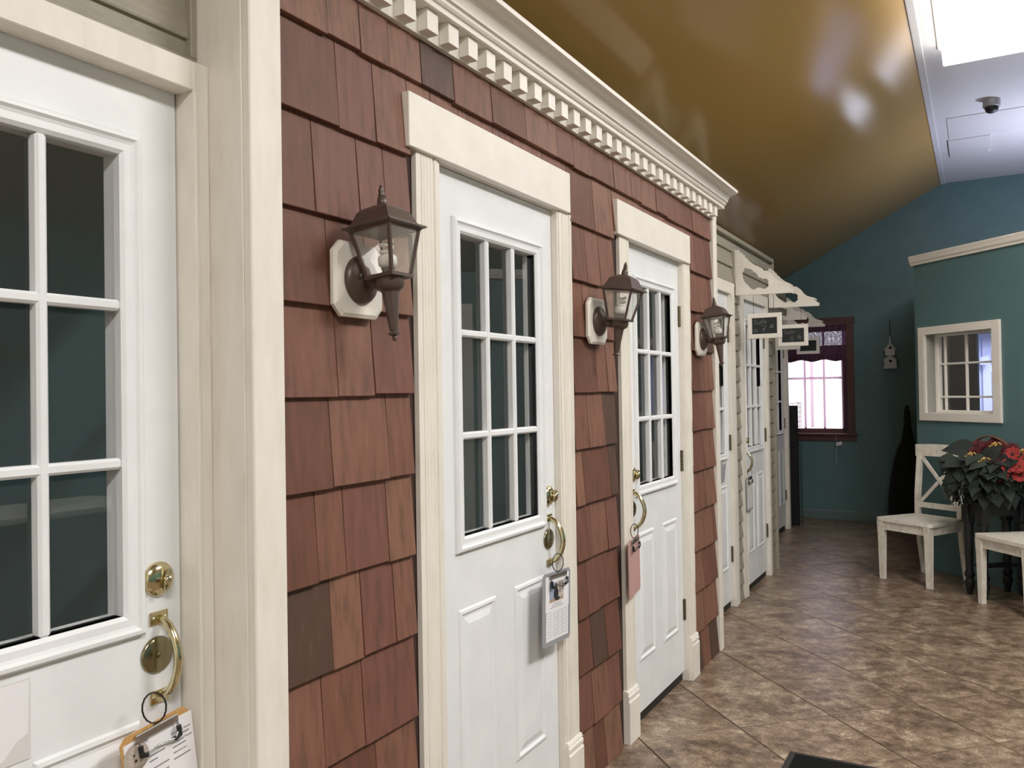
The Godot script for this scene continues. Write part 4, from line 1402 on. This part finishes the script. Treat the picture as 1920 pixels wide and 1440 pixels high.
func build_clipboards() -> void:
	# fluffy pale dog on a round photo print
	var fn := FastNoiseLite.new()
	fn.seed = 7
	fn.frequency = 0.09
	var img := Image.create(128, 128, false, Image.FORMAT_RGB8)
	for y in 128:
		for x in 128:
			var n := fn.get_noise_2d(x, y * 0.6) * 0.5 + 0.5
			var c := srgb(150, 138, 128).lerp(srgb(205, 192, 178), n)
			var face := Vector2((x - 72.0) / 46.0, (y - 66.0) / 52.0).length()
			c = c.lerp(srgb(212, 200, 188), clampf(1.4 - face, 0, 1) * 0.6)
			if y > 92: c = c.lerp(srgb(104, 92, 84), clampf((y - 92) / 24.0, 0, 0.8) * (0.5 + n * 0.5))
			for e in [[60, 78, 7.0], [92, 50, 5.5], [54, 52, 5.0]]:
				var r: float = Vector2(x - e[0], y - e[1]).length() / e[2]
				if r < 1.2: c = c.lerp(srgb(64, 50, 44), clampf((1.2 - r) * 2.0, 0, 1))
			img.set_pixel(x, y, c)
	picture_material("photo_round", img)
	var c0 := build_clipboard(Vector3(-1.372, 0.829, -1.03), 0.0, 0.12, 0.15, 0.22, "board_tan", "tan clipboard with round dog photo hung on the near bay door")
	sheet(c0, -0.070, 0.080, -0.215, -0.014, 0.0018, M.paper)
	disc_picture(c0, "dog_photo", -0.047, -0.046, 0.027, 0.0026, M.photo_round)
	for k in [["Emergency Name:", 0.030, -0.044], ["Emergency Phone:", 0.030, -0.062], ["Veterinarian:", 0.030, -0.082]]:
		text_on(c0, k[0], k[1], k[2], 0.0024, 0.0055, M.print_dark)
	text_on(c0, "ody", -0.034, -0.030, 0.0024, 0.009, M.print_dark)
	var st := new_st()
	for k in [[-0.022, -0.050, 0.008], [-0.022, -0.060, 0.036], [-0.022, -0.070, 0.018], [-0.022, -0.086, 0.042], [-0.022, -0.10, 0.04], [0.030, -0.050, 0.04], [0.030, -0.069, 0.030], [0.030, -0.092, 0.038], [-0.05, -0.118, 0.06], [-0.05, -0.13, 0.05]]:
		ubox(st, k[0], k[0] + k[2], k[1], k[1] + 0.0022, 0.0022, 0.0026)
	obj("printed_line", st, M.print_grey, c0)
	# photo of a dark dog in a doorway
	img = Image.create(96, 96, false, Image.FORMAT_RGB8)
	img.fill(srgb(196, 186, 176))
	img.fill_rect(Rect2i(0, 0, 40, 96), srgb(150, 164, 186))
	img.fill_rect(Rect2i(66, 0, 10, 60), srgb(126, 120, 122))
	img.fill_rect(Rect2i(82, 0, 14, 52), srgb(146, 138, 138))
	img.fill_rect(Rect2i(0, 78, 96, 18), srgb(170, 150, 134))
	for y in 96:
		for x in 96:
			if Vector2((x - 44.0) / 17.0, (y - 58.0) / 30.0).length() < 1.0 or Vector2((x - 44.0) / 11.0, (y - 20.0) / 13.0).length() < 1.0 or Vector2((x - 54.0) / 16.0, (y - 84.0) / 9.0).length() < 1.0:
				img.set_pixel(x, y, srgb(38, 40, 48))
	picture_material("photo_square", img)
	var c1 := build_clipboard(Vector3(-1.248, 0.843, -2.489), 0.0, -0.05, 0.205, 0.238, "board_grey", "grey clipboard with dog photo and grid on first shingle wall door")
	sheet(c1, -0.079, 0.084, -0.222, -0.012, 0.0018, M.paper)
	sheet(c1, -0.086, 0.088, -0.125, -0.012, 0.0024, M.paper)
	rect_picture(c1, "dog_photo", -0.058, 0.046, -0.098, -0.034, 0.0032, M.photo_square)
	st = new_st()
	for i in 3:
		ubox(st, -0.03 - 0.01 * i, 0.03 + 0.006 * i, -0.105 - 0.006 * i, -0.1035 - 0.006 * i, 0.0028, 0.0031)
	for i in 10:
		var y := -0.132 - 0.0088 * i
		ubox(st, -0.070, -0.036, y, y + 0.0009, 0.0022, 0.0025)
		for k in 3:
			ubox(st, -0.024 + 0.034 * k, 0.002 + 0.034 * k, y, y + 0.0009, 0.0022, 0.0025)
	for k in 3:
		ubox(st, -0.024 + 0.034 * k, -0.023 + 0.034 * k, -0.212, -0.131, 0.0022, 0.0025)
		ubox(st, 0.001 + 0.034 * k, 0.002 + 0.034 * k, -0.212, -0.131, 0.0022, 0.0025)
	obj("printed_grid", st, M.print_grey, c1)
	var c2 := build_clipboard(Vector3(-1.262, 0.835, -3.232), 0.14, 0.02, 0.20, 0.235, "board_pink", "dull pink clipboard turned edge-on at second shingle wall door")
	sheet(c2, -0.09, 0.095, -0.23, -0.012, 0.0018, M.board_pink)
	var c4 := build_clipboard(Vector3(-1.43, 0.83, -5.90), 0.02, 0.03, 0.20, 0.24, "board_grey", "grey clipboard with pages on door under first chalkboard sign")
	sheet(c4, -0.085, 0.085, -0.225, -0.012, 0.0018, M.paper_grey)
	# paper taped to the near door
	var pp := thing("taped_sheet", Vector3(-1.4185, 0.0, 0.0), 0, "white paper in a curling plastic sleeve taped to near bay door", "paper")
	st = new_st()
	ubox(st, 0.62, 0.822, 0.832, 0.968, 0.0, 0.0006)
	obj("sleeve", st, M.paper_grey, pp)
	st = new_st()
	prism(st, PackedVector2Array([Vector2(0.62, 0.842), Vector2(0.775, 0.842), Vector2(0.80, 0.868), Vector2(0.818, 0.876), Vector2(0.820, 0.965), Vector2(0.62, 0.965)]), 0.0007, 0.0012, along_d())
	obj("paper", st, M.paper, pp)
	var pk := thing("door_pocket", Vector3(-1.459, 0.85, -5.215), 0, "small grey plastic pocket on door next to shingle corner", "pocket")
	st = new_st()
	prism(st, PackedVector2Array([Vector2(0.0005, 0.0), Vector2(0.016, 0.0), Vector2(0.030, 0.12), Vector2(0.026, 0.12), Vector2(0.013, 0.005), Vector2(0.0005, 0.005)]), 0.0, 0.085, along_u())
	ubox(st, 0.0, 0.085, 0.005, 0.125, 0.0005, 0.003)
	obj("shell", st, M.pocket_grey, pk)

func build_birdhouse() -> void:
	var t := thing("birdhouse", Vector3(-0.826, 0, -BACK_S + 0.05), -PI / 2, "small white two storey birdhouse hung on dark teal wall", "birdhouse")
	var st := new_st()
	prism(st, PackedVector2Array([Vector2(-0.062, 1.655), Vector2(0.062, 1.655), Vector2(0.058, 1.735), Vector2(0.0, 1.785), Vector2(-0.058, 1.735)]), -0.045, 0.03, along_d())
	ubox(st, -0.07, 0.07, 1.645, 1.6545, -0.048, 0.04, 0.002)
	obj("lower_house", st, M.birdhouse_white, t)
	st = new_st()
	prism(st, PackedVector2Array([Vector2(-0.045, 1.786), Vector2(0.045, 1.786), Vector2(0.050, 1.85), Vector2(0.0, 1.905), Vector2(-0.050, 1.85)]), -0.045, 0.025, along_d())
	obj("upper_house", st, M.birdhouse_white, t)
	for k in [[1.735, 0.072, 1.79], [1.85, 0.062, 1.91]]:
		st = new_st()
		for e in [-1.0, 1.0]:
			bar(st, V(e * k[1], k[0] - 0.004, -0.004), V(0, k[2] + 0.002, -0.004), V(0, 0, 1), 0.088, 0.007)
		obj("roof", st, M.birdhouse_white, t)
	st = new_st()
	lathe(st, [Vector2(0.016, 1.905), Vector2(0.006, 1.94), Vector2(0.003, 1.99), Vector2(0, 1.994)], 10, Transform3D())
	obj("spire", st, M.birdhouse_white, t)
	for y in [[1.865, 0.0255], [1.725, 0.0305]]:
		st = new_st()
		lathe(st, [Vector2(0.014, 0.0), Vector2(0.013, 0.0015), Vector2(0, 0.001)], 16, out_of_face(V(0.004, y[0], y[1])))
		obj("painted_hole", st, M.hole_shade, t)  # solid dark disc on the face, the hole's shade put into its colour
	st = new_st()
	tube(st, [V(0, 1.985, -0.01), V(0.002, 2.08, -0.03), V(0, 2.16, -0.046)], 0.004, 6)
	obj("hanging_cord", st, M.black_cloth, t)

func build_chair(at: Vector3, turn: float, label: String) -> void:
	# local frame: u to the chair's left as seen from the front viewer (right in view), d forwards; origin under the front rail centre
	var t := thing("dining_chair", at, turn, label, "chair", "white cross-back chairs by the teal box")
	var hw := 0.195
	var st: SurfaceTool
	for e in [-1.0, 1.0]:
		st = new_st()
		bar(st, V(e * hw, 0.0, 0.0), V(e * hw, 0.33, 0.0), V(1, 0, 0), 0.034, 0.034, 0.044, 0.044)
		bar(st, V(e * hw, 0.33, 0.0), V(e * hw, 0.437, 0.004), V(1, 0, 0), 0.044, 0.044, 0.050, 0.046)
		obj("leg", st, M.chair_white, t)
	for e in [-1.0, 1.0]:
		st = new_st()
		var b: float = e * 0.175
		var P := [V(b, 0.0, -0.45), V(b, 0.25, -0.405), V(b, 0.44, -0.385), V(b, 0.62, -0.39), V(b, 0.93, -0.425)]
		for i in 4:
			bar(st, P[i], P[i + 1], V(1, 0, 0), 0.034, 0.036)
		obj("leg", st, M.chair_white, t)
	# seat with rounded corners, narrower at the back
	st = new_st()
	var poly := PackedVector2Array()
	for k in [[-0.235, 0.03, 180, 270, 0.035], [0.235, 0.03, 270, 360, 0.035], [0.20, -0.40, 0, 90, 0.05], [-0.20, -0.40, 90, 180, 0.05]]:
		for i in 6:
			var a := deg_to_rad(lerpf(k[2], k[3], i / 5.0))
			# polygon in (u, -d)
			var cu: float = k[0] - signf(k[0]) * k[4]
			var cd: float = -k[1] + (k[4] if k[1] > 0 else -k[4])
			poly.append(Vector2(cu + k[4] * cos(a), cd + k[4] * sin(a)))
	prism(st, poly, 0.438, 0.462, Transform3D(Basis(Vector3(0, 0, -1), Vector3(-1, 0, 0), Vector3(0, 1, 0)), Vector3.ZERO))
	obj("seat", st, M.chair_white, t)
	st = new_st()
	ubox(st, -hw + 0.02, hw - 0.02, 0.372, 0.437, -0.012, 0.012, 0.002)
	obj("apron", st, M.chair_white, t)
	for e in [-1.0, 1.0]:
		st = new_st()
		bar(st, V(e * hw, 0.405, -0.02), V(e * 0.178, 0.405, -0.375), V(0, 1, 0), 0.064, 0.02)
		obj("apron", st, M.chair_white, t)
	st = new_st()
	ubox(st, -0.16, 0.16, 0.375, 0.437, -0.395, -0.375, 0.002)
	obj("apron", st, M.chair_white, t)
	# back: crest, lower rail, crossed braces
	st = new_st()
	var crest := PackedVector2Array()
	for i in 9:
		var a := -0.205 + 0.41 * i / 8.0
		crest.append(Vector2(a, 0.905 + 0.006 * cos(a * 7.0)))
	for i in 9:
		var a := 0.205 - 0.41 * i / 8.0
		crest.append(Vector2(a, 0.995 + 0.008 * cos(a * 7.0)))
	prism(st, crest, -0.436, -0.410, along_d())
	obj("crest_rail", st, M.chair_white, t)
	st = new_st()
	bar(st, V(-0.16, 0.535, -0.388), V(0.16, 0.535, -0.388), V(0, 1, 0), 0.04, 0.02)
	obj("lower_rail", st, M.chair_white, t)
	for e in [-1.0, 1.0]:
		st = new_st()
		bar(st, V(-e * 0.155, 0.555, -0.390 - e * 0.003), V(e * 0.155, 0.905, -0.421 - e * 0.003), V(0, 1, 0), 0.024, 0.014)
		obj("cross_brace", st, M.chair_white, t)

func build_side_table() -> void:
	var turn := deg_to_rad(-140.2)
	var t := thing("side_table", Vector3(-0.044, 0, -6.503), turn, "narrow black side table carrying the flower basket", "table")
	var st: SurfaceTool
	for u in [-0.07, 0.07]:
		for d in [0.0, -0.30]:
			st = new_st()
			lathe(st, [Vector2(0.0, 0.001), Vector2(0.018, 0.001), Vector2(0.020, 0.03), Vector2(0.028, 0.06), Vector2(0.034, 0.09), Vector2(0.022, 0.115), Vector2(0.034, 0.135), Vector2(0.030, 0.15), Vector2(0.024, 0.17), Vector2(0.031, 0.5)], 12, Transform3D(Basis(), V(u, 0, d)))
			ubox(st, u - 0.03, u + 0.03, 0.5, 0.638, d - 0.03, d + 0.03, 0.003)
			obj("leg", st, M.black_paint, t)
	st = new_st()
	ubox(st, -0.04, 0.04, 0.555, 0.638, -0.008, 0.012)
	ubox(st, -0.04, 0.04, 0.555, 0.638, -0.312, -0.292)
	ubox(st, -0.082, -0.062, 0.555, 0.638, -0.27, -0.03)
	ubox(st, 0.062, 0.082, 0.555, 0.638, -0.27, -0.03)
	obj("apron", st, M.black_paint, t)
	st = new_st()
	ubox(st, -0.11, 0.11, 0.639, 0.66, -0.345, 0.05, 0.005)
	obj("top", st, M.black_paint, t)
	st = new_st()
	ubox(st, -0.045, 0.045, 0.20, 0.215, -0.28, -0.02, 0.003)
	obj("shelf", st, M.black_paint, t)

func leaf_mesh() -> ArrayMesh:
	var st := new_st()
	# heart shaped leaf, stalk at origin, tip along +x, folded along its rib and drooping
	var half := [Vector2(0.0, 0.0), Vector2(-0.02, 0.05), Vector2(0.05, 0.26), Vector2(0.22, 0.36), Vector2(0.45, 0.33), Vector2(0.7, 0.2), Vector2(1.0, 0.0)]
	var rib := [0.0, 0.03, 0.1, 0.25, 0.47, 0.7, 1.0]
	for e in [-1.0, 1.0]:
		for i in 6:
			var drop := func(x: float, w: float) -> float: return -0.28 * x * x + 0.25 * w
			var a := Vector3(rib[i], drop.call(rib[i], 0), 0)
			var b := Vector3(rib[i + 1], drop.call(rib[i + 1], 0), 0)
			var c := Vector3(half[i + 1].x, drop.call(half[i + 1].x, half[i + 1].y), e * half[i + 1].y)
			var d := Vector3(half[i].x, drop.call(half[i].x, half[i].y), e * half[i].y)
			quad(st, a, b, c, d, Vector3.UP)
	return st.commit()

func daisy_mesh(n: int, len_: float, wid: float, cup: float) -> ArrayMesh:
	var st := new_st()
	for k in n:
		var b := Basis(Vector3.UP, TAU * k / n + (k % 2) * 0.05)
		var h := 0.004 * (k % 2)
		var P := [Vector3(0.18 * len_, h, -0.10 * wid), Vector3(0.6 * len_, h + cup * 0.5, -0.5 * wid), Vector3(len_, h + cup * 0.7, -0.22 * wid), Vector3(len_, h + cup * 0.7, 0.22 * wid), Vector3(0.6 * len_, h + cup * 0.5, 0.5 * wid), Vector3(0.18 * len_, h, 0.10 * wid)]
		for i in range(1, 5):
			tri(st, b * P[0], b * P[i], b * P[i + 1], Vector3.UP)
	return st.commit()

func build_flowers() -> void:
	var c := Vector3(0.05, 0.661, -6.56)
	var t := thing("flower_basket", c, 0, "wicker basket of dark leaves with red and wine coloured flowers", "flower arrangement")
	var st := new_st()
	# woven body: stacked rounds
	var prof := [Vector2(0, 0.001)]
	for i in 9:
		var y := 0.006 + i * 0.017
		var r := 0.105 + 0.035 * sin(i / 8.0 * 1.4)
		prof.append(Vector2(r, y))
		prof.append(Vector2(r + 0.006, y + 0.006))
		prof.append(Vector2(r, y + 0.012))
	prof.append(Vector2(0.12, 0.150))
	prof.append(Vector2(0.0, 0.13))
	lathe(st, prof, 24, Transform3D())
	obj("basket", st, M.wicker, t)
	var r2 := Vector3(0.86, 0, -0.5).normalized()
	r2 = Vector3(0.87, 0, 0.49)
	for o in [-0.012, 0.0, 0.012]:
		st = new_st()
		var pts := []
		for i in 21:
			var a := PI * i / 20.0
			pts.append(r2 * (-cos(a) * 0.20) + Vector3(0, 0.14 + sin(a) * 0.295, 0) + Vector3(-0.49, 0, 0.87) * o)
		tube(st, pts, 0.006, 7)
		obj("handle_cane", st, M.wicker, t)
	var lm := leaf_mesh()
	var lr := RandomNumberGenerator.new()
	lr.seed = 41
	for i in 130:
		var a := lr.randf() * TAU
		var e := lr.randf_range(-0.75, 1.05)
		var dir := Vector3(cos(a) * cos(e), sin(e), sin(a) * cos(e))
		var base := Vector3(0, 0.15, 0) + Vector3(dir.x * 0.19, dir.y * 0.14, dir.z * 0.16)
		var out := (Vector3(dir.x, dir.y * 0.35 - 0.15, dir.z) + Vector3(lr.randf_range(-0.3, 0.3), lr.randf_range(-0.2, 0.2), lr.randf_range(-0.3, 0.3))).normalized()
		var up := (Vector3(dir.x * 0.5, 0.8, dir.z * 0.5)).normalized()
		var z := out.cross(up).normalized()
		up = z.cross(out)
		var sz := lr.randf_range(0.09, 0.155)
		# nothing grows through the wall behind
		var tip := base + out * sz
		if maxf(tip.x - tip.z, base.x - base.z) * 0.7071 > 0.215 or tip.x > 0.24:
			continue
		var l := put("leaf", lm, M["leaf_%d" % (i % 3)], t)
		l.transform = Transform3D(Basis(out * sz, up * sz, z * sz), base)
	# hanging leaves over the rim
	for i in 14:
		var a := -0.4 + PI * i / 13.0
		var dir := Vector3(cos(a), 0, sin(a))
		var out := (dir * 0.5 + Vector3(0, -0.85, 0)).normalized()
		var z := out.cross(dir).normalized()
		var l := put("leaf", lm, M["leaf_%d" % (i % 3)], t)
		var sz := lr.randf_range(0.09, 0.13)
		l.transform = Transform3D(Basis(out * sz, z.cross(out) * sz, z * sz), dir * 0.165 + Vector3(0, 0.10 + 0.05 * sin(i * 2.0), 0))
	# front of the bunch, facing into the hall
	for i in 64:
		var q := Vector3(lr.randf_range(-0.25, 0.2), lr.randf_range(0.12, 0.31), 0.0)
		q.z = 0.10 + 0.07 * lr.randf() - 0.9 * q.x * q.x + 0.3 * (0.2 - absf(q.y - 0.2)) * 0.4
		var out := Vector3(q.x * 1.5 + lr.randf_range(-0.5, 0.5), lr.randf_range(-0.7, 0.15), lr.randf_range(0.0, 0.5)).normalized()
		var nn := Vector3(lr.randf_range(-0.4, 0.2), 0.45, 0.9).normalized()
		var z := out.cross(nn).normalized()
		var sz := lr.randf_range(0.085, 0.14)
		var l := put("leaf", lm, M["leaf_%d" % (i % 3)], t)
		l.transform = Transform3D(Basis(out * sz, z.cross(out) * sz, z * sz), q)
	# one broad leaf out to the side over the chair
	var big := put("leaf", lm, M.leaf_2, t)
	var bo := Vector3(-0.95, 0.05, 0.3).normalized()
	var bu := Vector3(0.3, 0.5, 0.9).normalized()
	var bz := bo.cross(bu).normalized()
	big.transform = Transform3D(Basis(bo * 0.19, bz.cross(bo) * 0.19, bz * 0.19), Vector3(-0.10, 0.35, 0.06))
	# red daisies
	var dm := daisy_mesh(16, 0.052, 0.026, 0.012)
	var spots := [Vector3(0.13, 0.325, 0.17), Vector3(0.16, 0.25, 0.2), Vector3(0.07, 0.19, 0.2), Vector3(0.17, 0.19, 0.19), Vector3(0.22, 0.32, 0.12), Vector3(0.11, 0.255, 0.21), Vector3(0.2, 0.27, 0.17)]
	for i in spots.size():
		var f := put("red_flower", dm, M.petal_red, t)
		var nrm := Vector3(-0.35 + lr.randf_range(-0.3, 0.3), 0.35 + lr.randf_range(-0.2, 0.25), 0.85).normalized()
		var ax := Vector3.RIGHT.cross(nrm).normalized()
		f.transform = Transform3D(Basis(nrm.cross(ax), nrm, ax).orthonormalized(), spots[i])
		st = new_st()
		lathe(st, [Vector2(0.014, 0.0), Vector2(0.013, 0.005), Vector2(0.007, 0.009), Vector2(0, 0.010)], 10, Transform3D())
		obj("flower_eye", st, M.flower_eye, f)
		st = new_st()
		tube(st, [Vector3.ZERO, Vector3(0, -0.05, 0), Vector3(0, -0.11, -0.02)], 0.0025, 5)
		obj("stalk", st, M.leaf_1, f)
	# wine coloured mums: three tiers of petals each
	var m1 := new_st()
	for k in [[18, 0.055, 0.02, 0.0, 0.0], [14, 0.046, 0.018, 0.02, 0.010], [10, 0.034, 0.016, 0.028, 0.018], [7, 0.02, 0.012, 0.022, 0.026]]:
		m1.append_from(daisy_mesh(k[0], k[1], k[2], k[3]), 0, Transform3D(Basis(Vector3.UP, k[4] * 40.0), Vector3(0, k[4], 0)))
	var mum := m1.commit()
	var ms := [Vector3(-0.09, 0.35, 0.08), Vector3(-0.02, 0.39, 0.07), Vector3(0.06, 0.39, 0.09), Vector3(0.0, 0.32, 0.14), Vector3(0.09, 0.33, 0.13), Vector3(-0.07, 0.39, 0.0), Vector3(0.03, 0.41, 0.0), Vector3(0.13, 0.38, 0.06), Vector3(0.05, 0.29, 0.16), Vector3(0.12, 0.29, 0.12)]
	for i in ms.size():
		var f := put("wine_flower", mum, M.petal_wine, t)
		var nrm := Vector3(lr.randf_range(-0.4, 0.3), 0.6, 0.7).normalized()
		var ax := Vector3.RIGHT.cross(nrm).normalized()
		f.transform = Transform3D(Basis(nrm.cross(ax), nrm, ax).orthonormalized(), ms[i] - Vector3(0, 0.035, 0))
	# golden filler
	var gm := new_st()
	for i in 26:
		var p := Vector3(lr.randf_range(-0.035, 0.035), lr.randf_range(-0.012, 0.016), lr.randf_range(-0.02, 0.02))
		lathe(gm, [Vector2(0, -0.006), Vector2(0.005, -0.003), Vector2(0.006, 0.001), Vector2(0.004, 0.005), Vector2(0, 0.006)], 6, Transform3D(Basis(), p))
	var gold := gm.commit()
	for p in [Vector3(-0.115, 0.315, 0.14), Vector3(-0.035, 0.285, 0.18), Vector3(0.03, 0.385, 0.13), Vector3(0.19, 0.34, 0.1)]:
		var g := put("gold_filler", gold, M.petal_gold, t)
		g.position = p
	# silvery twig at the left
	st = new_st()
	var tp := [Vector3(-0.1, 0.17, 0.1), Vector3(-0.15, 0.13, 0.14), Vector3(-0.19, 0.07, 0.16), Vector3(-0.17, -0.02, 0.16)]
	tube(st, tp, 0.003, 5)
	for i in 14:
		var a: Vector3 = tp[0].lerp(tp[3], i / 13.0) + Vector3(-0.03, 0, 0.02)
		tube(st, [a, a + Vector3(lr.randf_range(-0.05, 0.02), lr.randf_range(-0.03, 0.03), lr.randf_range(-0.01, 0.03))], 0.0028, 4, 0.001)
	obj("silver_twig", st, M.twig_silver, t)

func build_small_things() -> void:
	# floor mat at the bottom edge; its corner points away from the viewer
	var m := thing("floor_mat", Vector3(-0.683, 0.0015, -3.395), 0, "black rubber backed mat on the brown tile floor", "mat")
	var st := new_st()
	box(st, Vector3(0, 0, 0), Vector3(1.5, 0.008, 0.9), 0.003)
	obj("backing", st, M.rubber_black, m)
	st = new_st()
	box(st, Vector3(0.025, 0.0082, 0.025), Vector3(1.475, 0.011, 0.875), 0.001)
	obj("carpet_face", st, M.mat_black, m)
	# folded crate with its dark cover
	var c := thing("folded_crate", Vector3(-1.80, 0, -9.08), -PI / 2, "tall folded black wire crate with dark panel beside last door", "crate")
	st = new_st()
	ubox(st, 0.0, 0.115, 0.002, 1.27, -0.03, 0.0, 0.006)
	obj("panel", st, M.black_paint, c)
	for u in [0.118, 0.134, 0.150]:
		st = new_st()
		tube(st, [V(u, 0.002, -0.01), V(u, 1.30, -0.01)], 0.0028, 6)
		obj("upright_wire", st, M.wire_black, c)
	for i in 26:
		st = new_st()
		tube(st, [V(0.112, 0.05 + 0.05 * i, -0.007), V(0.153, 0.05 + 0.05 * i, -0.007)], 0.0022, 5)
		obj("cross_wire", st, M.wire_black, c)
	st = new_st()
	tube(st, [V(0.0, 1.285, -0.012), V(0.153, 1.30, -0.012)], 0.003, 6)
	obj("top_wire", st, M.wire_black, c)
	# dark bag on a stand in the corner
	var b := thing("garment_bag", Vector3(-0.66, 0.0, -9.42), 0, "tall dark covered shape standing in the shadowed corner", "bag")
	st = new_st()
	var rows := [[0.19, 0.10, 0.02], [0.188, 0.10, 0.3], [0.17, 0.095, 0.5], [0.14, 0.085, 0.68], [0.105, 0.07, 0.8], [0.06, 0.05, 0.9], [0.035, 0.035, 1.05], [0.028, 0.028, 1.2], [0.012, 0.012, 1.26]]
	var seg := 20
	for r in rows.size() - 1:
		for i in seg:
			var f := func(row: Array, k: int) -> Vector3:
				var a := TAU * k / seg
				var fold := 1.0 + 0.06 * sin(k * 2.2 + row[2] * 3.0)
				return Vector3(row[0] * cos(a) * fold, row[2], row[1] * sin(a) * fold)
			var p: Vector3 = f.call(rows[r], i)
			quad(st, p, f.call(rows[r], i + 1), f.call(rows[r + 1], i + 1), f.call(rows[r + 1], i), Vector3(p.x, 0.02, p.z))
	obj("cover", st, M.black_cloth, b)
	st = new_st()
	lathe(st, [Vector2(0.0, 0.0), Vector2(0.016, 0.0), Vector2(0.016, 0.10), Vector2(0.0, 0.105)], 10, Transform3D(Basis(), Vector3(-0.185, 0.001, 0.07)))
	obj("foot", st, M.plastic_grey, b)
	# smoke detector
	var s := thing("smoke_detector", Vector3(0.115, CEIL_Y, -7.06), 0, "round grey detector on the flat white ceiling", "detector")
	var down := Transform3D(Basis(Vector3(1, 0, 0), Vector3(0, -1, 0), Vector3(0, 0, -1)), Vector3.ZERO)
	st = new_st()
	lathe(st, [Vector2(0.0, 0.0005), Vector2(0.058, 0.0005), Vector2(0.058, 0.05), Vector2(0.052, 0.056), Vector2(0.0, 0.056)], 24, down)
	obj("base", st, M.plastic_grey, s)
	st = new_st()
	lathe(st, [Vector2(0.046, 0.0562), Vector2(0.044, 0.075), Vector2(0.034, 0.09), Vector2(0.018, 0.098), Vector2(0.0, 0.10)], 24, down)
	obj("dome", st, M.black_paint, s)
	var k := thing("ceiling_hook", Vector3(0.10, CEIL_Y, -8.42), 0, "tiny white hook in the flat ceiling beside grey panel", "hook")
	st = new_st()
	tube(st, [Vector3(0, -0.0005, 0), Vector3(0, -0.03, 0), Vector3(0.01, -0.042, 0), Vector3(0.02, -0.034, 0)], 0.004, 6)
	obj("hook", st, M.plastic_white, k)

func _ready() -> void:
	rng.seed = 20
	make_materials()
	make_camera_and_light()
	ceiling_light(Vector3(1.39, CEIL_Y, -2.6), Vector2(0.6, 1.2), 12.2, srgb(255, 251, 249), "unseen near ceiling light over the hall")  # out of view, placed to light the long facade
	ceiling_light(Vector3(1.2, CEIL_Y, 1.0), Vector2(0.6, 1.2), 13.0, srgb(255, 251, 249), "unseen rear ceiling light behind the viewer")  # out of view, placed to light faces turned towards the viewer
	build_floor()
	build_ceiling()
	build_back_wall()
	build_back_window()
	build_unseen_panes()
	build_facades()
	build_right_side()
	build_door(1, Vector3(-1.42, 0, -0.408), 0.72, false, "white half glazed door in the near beige bay")
	build_door(2, Vector3(-1.307, 0, -1.881), 0.72, false, "white half glazed door beside the lantern nearest cream post")
	build_door(3, Vector3(-1.307, 0, -3.290), 0.72, true, "white half glazed door between second and third lanterns")
	build_door(4, Vector3(-1.46, 0, -4.80), 0.71, true, "white half glazed door just past the shingle corner board")
	build_door(5, Vector3(-1.46, 0, -5.84), 0.71, true, "white half glazed door under the first chalkboard sign")
	build_door(6, Vector3(-1.77, 0, -8.10), 0.73, true, "last white half glazed door in the dim end of the row")
	build_lantern(1.512, deg_to_rad(5.5), "bronze coach lantern on octagonal plate between post and first shingle door")
	build_lantern(2.905, deg_to_rad(-7.5), "bronze coach lantern on octagonal plate between the two shingle wall doors")
	build_lantern(4.26, deg_to_rad(6.0), "bronze coach lantern on octagonal plate beside shingle corner board")
	build_bracket(-1.437, 5.66, "white scroll bracket holding the sign that reads suite 7")
	build_bracket(-1.437, 6.68, "white scroll bracket holding the sign with a chalk star")
	build_bracket(-1.742, 7.9, "white scroll bracket hidden behind the star sign's bracket")
	build_bracket(-1.742, 8.92, "last white scroll bracket before the curtained window")
	build_sign(-1.25, 5.66, 1.953, 0.0, "7", "white framed chalkboard sign reading suite 7")
	build_sign(-1.26, 6.68, 1.945, 0.06, "8", "white framed chalkboard sign with a chalk star")
	build_sign(-1.54, 7.9, 1.975, 0.0, "", "blank chalkboard sign mostly hidden behind the star sign")
	build_sign(-1.535, 8.92, 1.972, 0.0, "", "blank chalkboard sign hanging before the curtained window")
	build_clipboards()
	build_birdhouse()
	var th := atan2(-0.836, -0.549)
	build_chair(Vector3(-0.504, 0, -6.726), th, "white cross-back chair whose back shows, left of the flower basket")
	build_chair(Vector3(0.11, 0, -6.16), deg_to_rad(-140.2), "white cross-back chair right of the black side table")
	build_side_table()
	build_flowers()
	build_small_things()
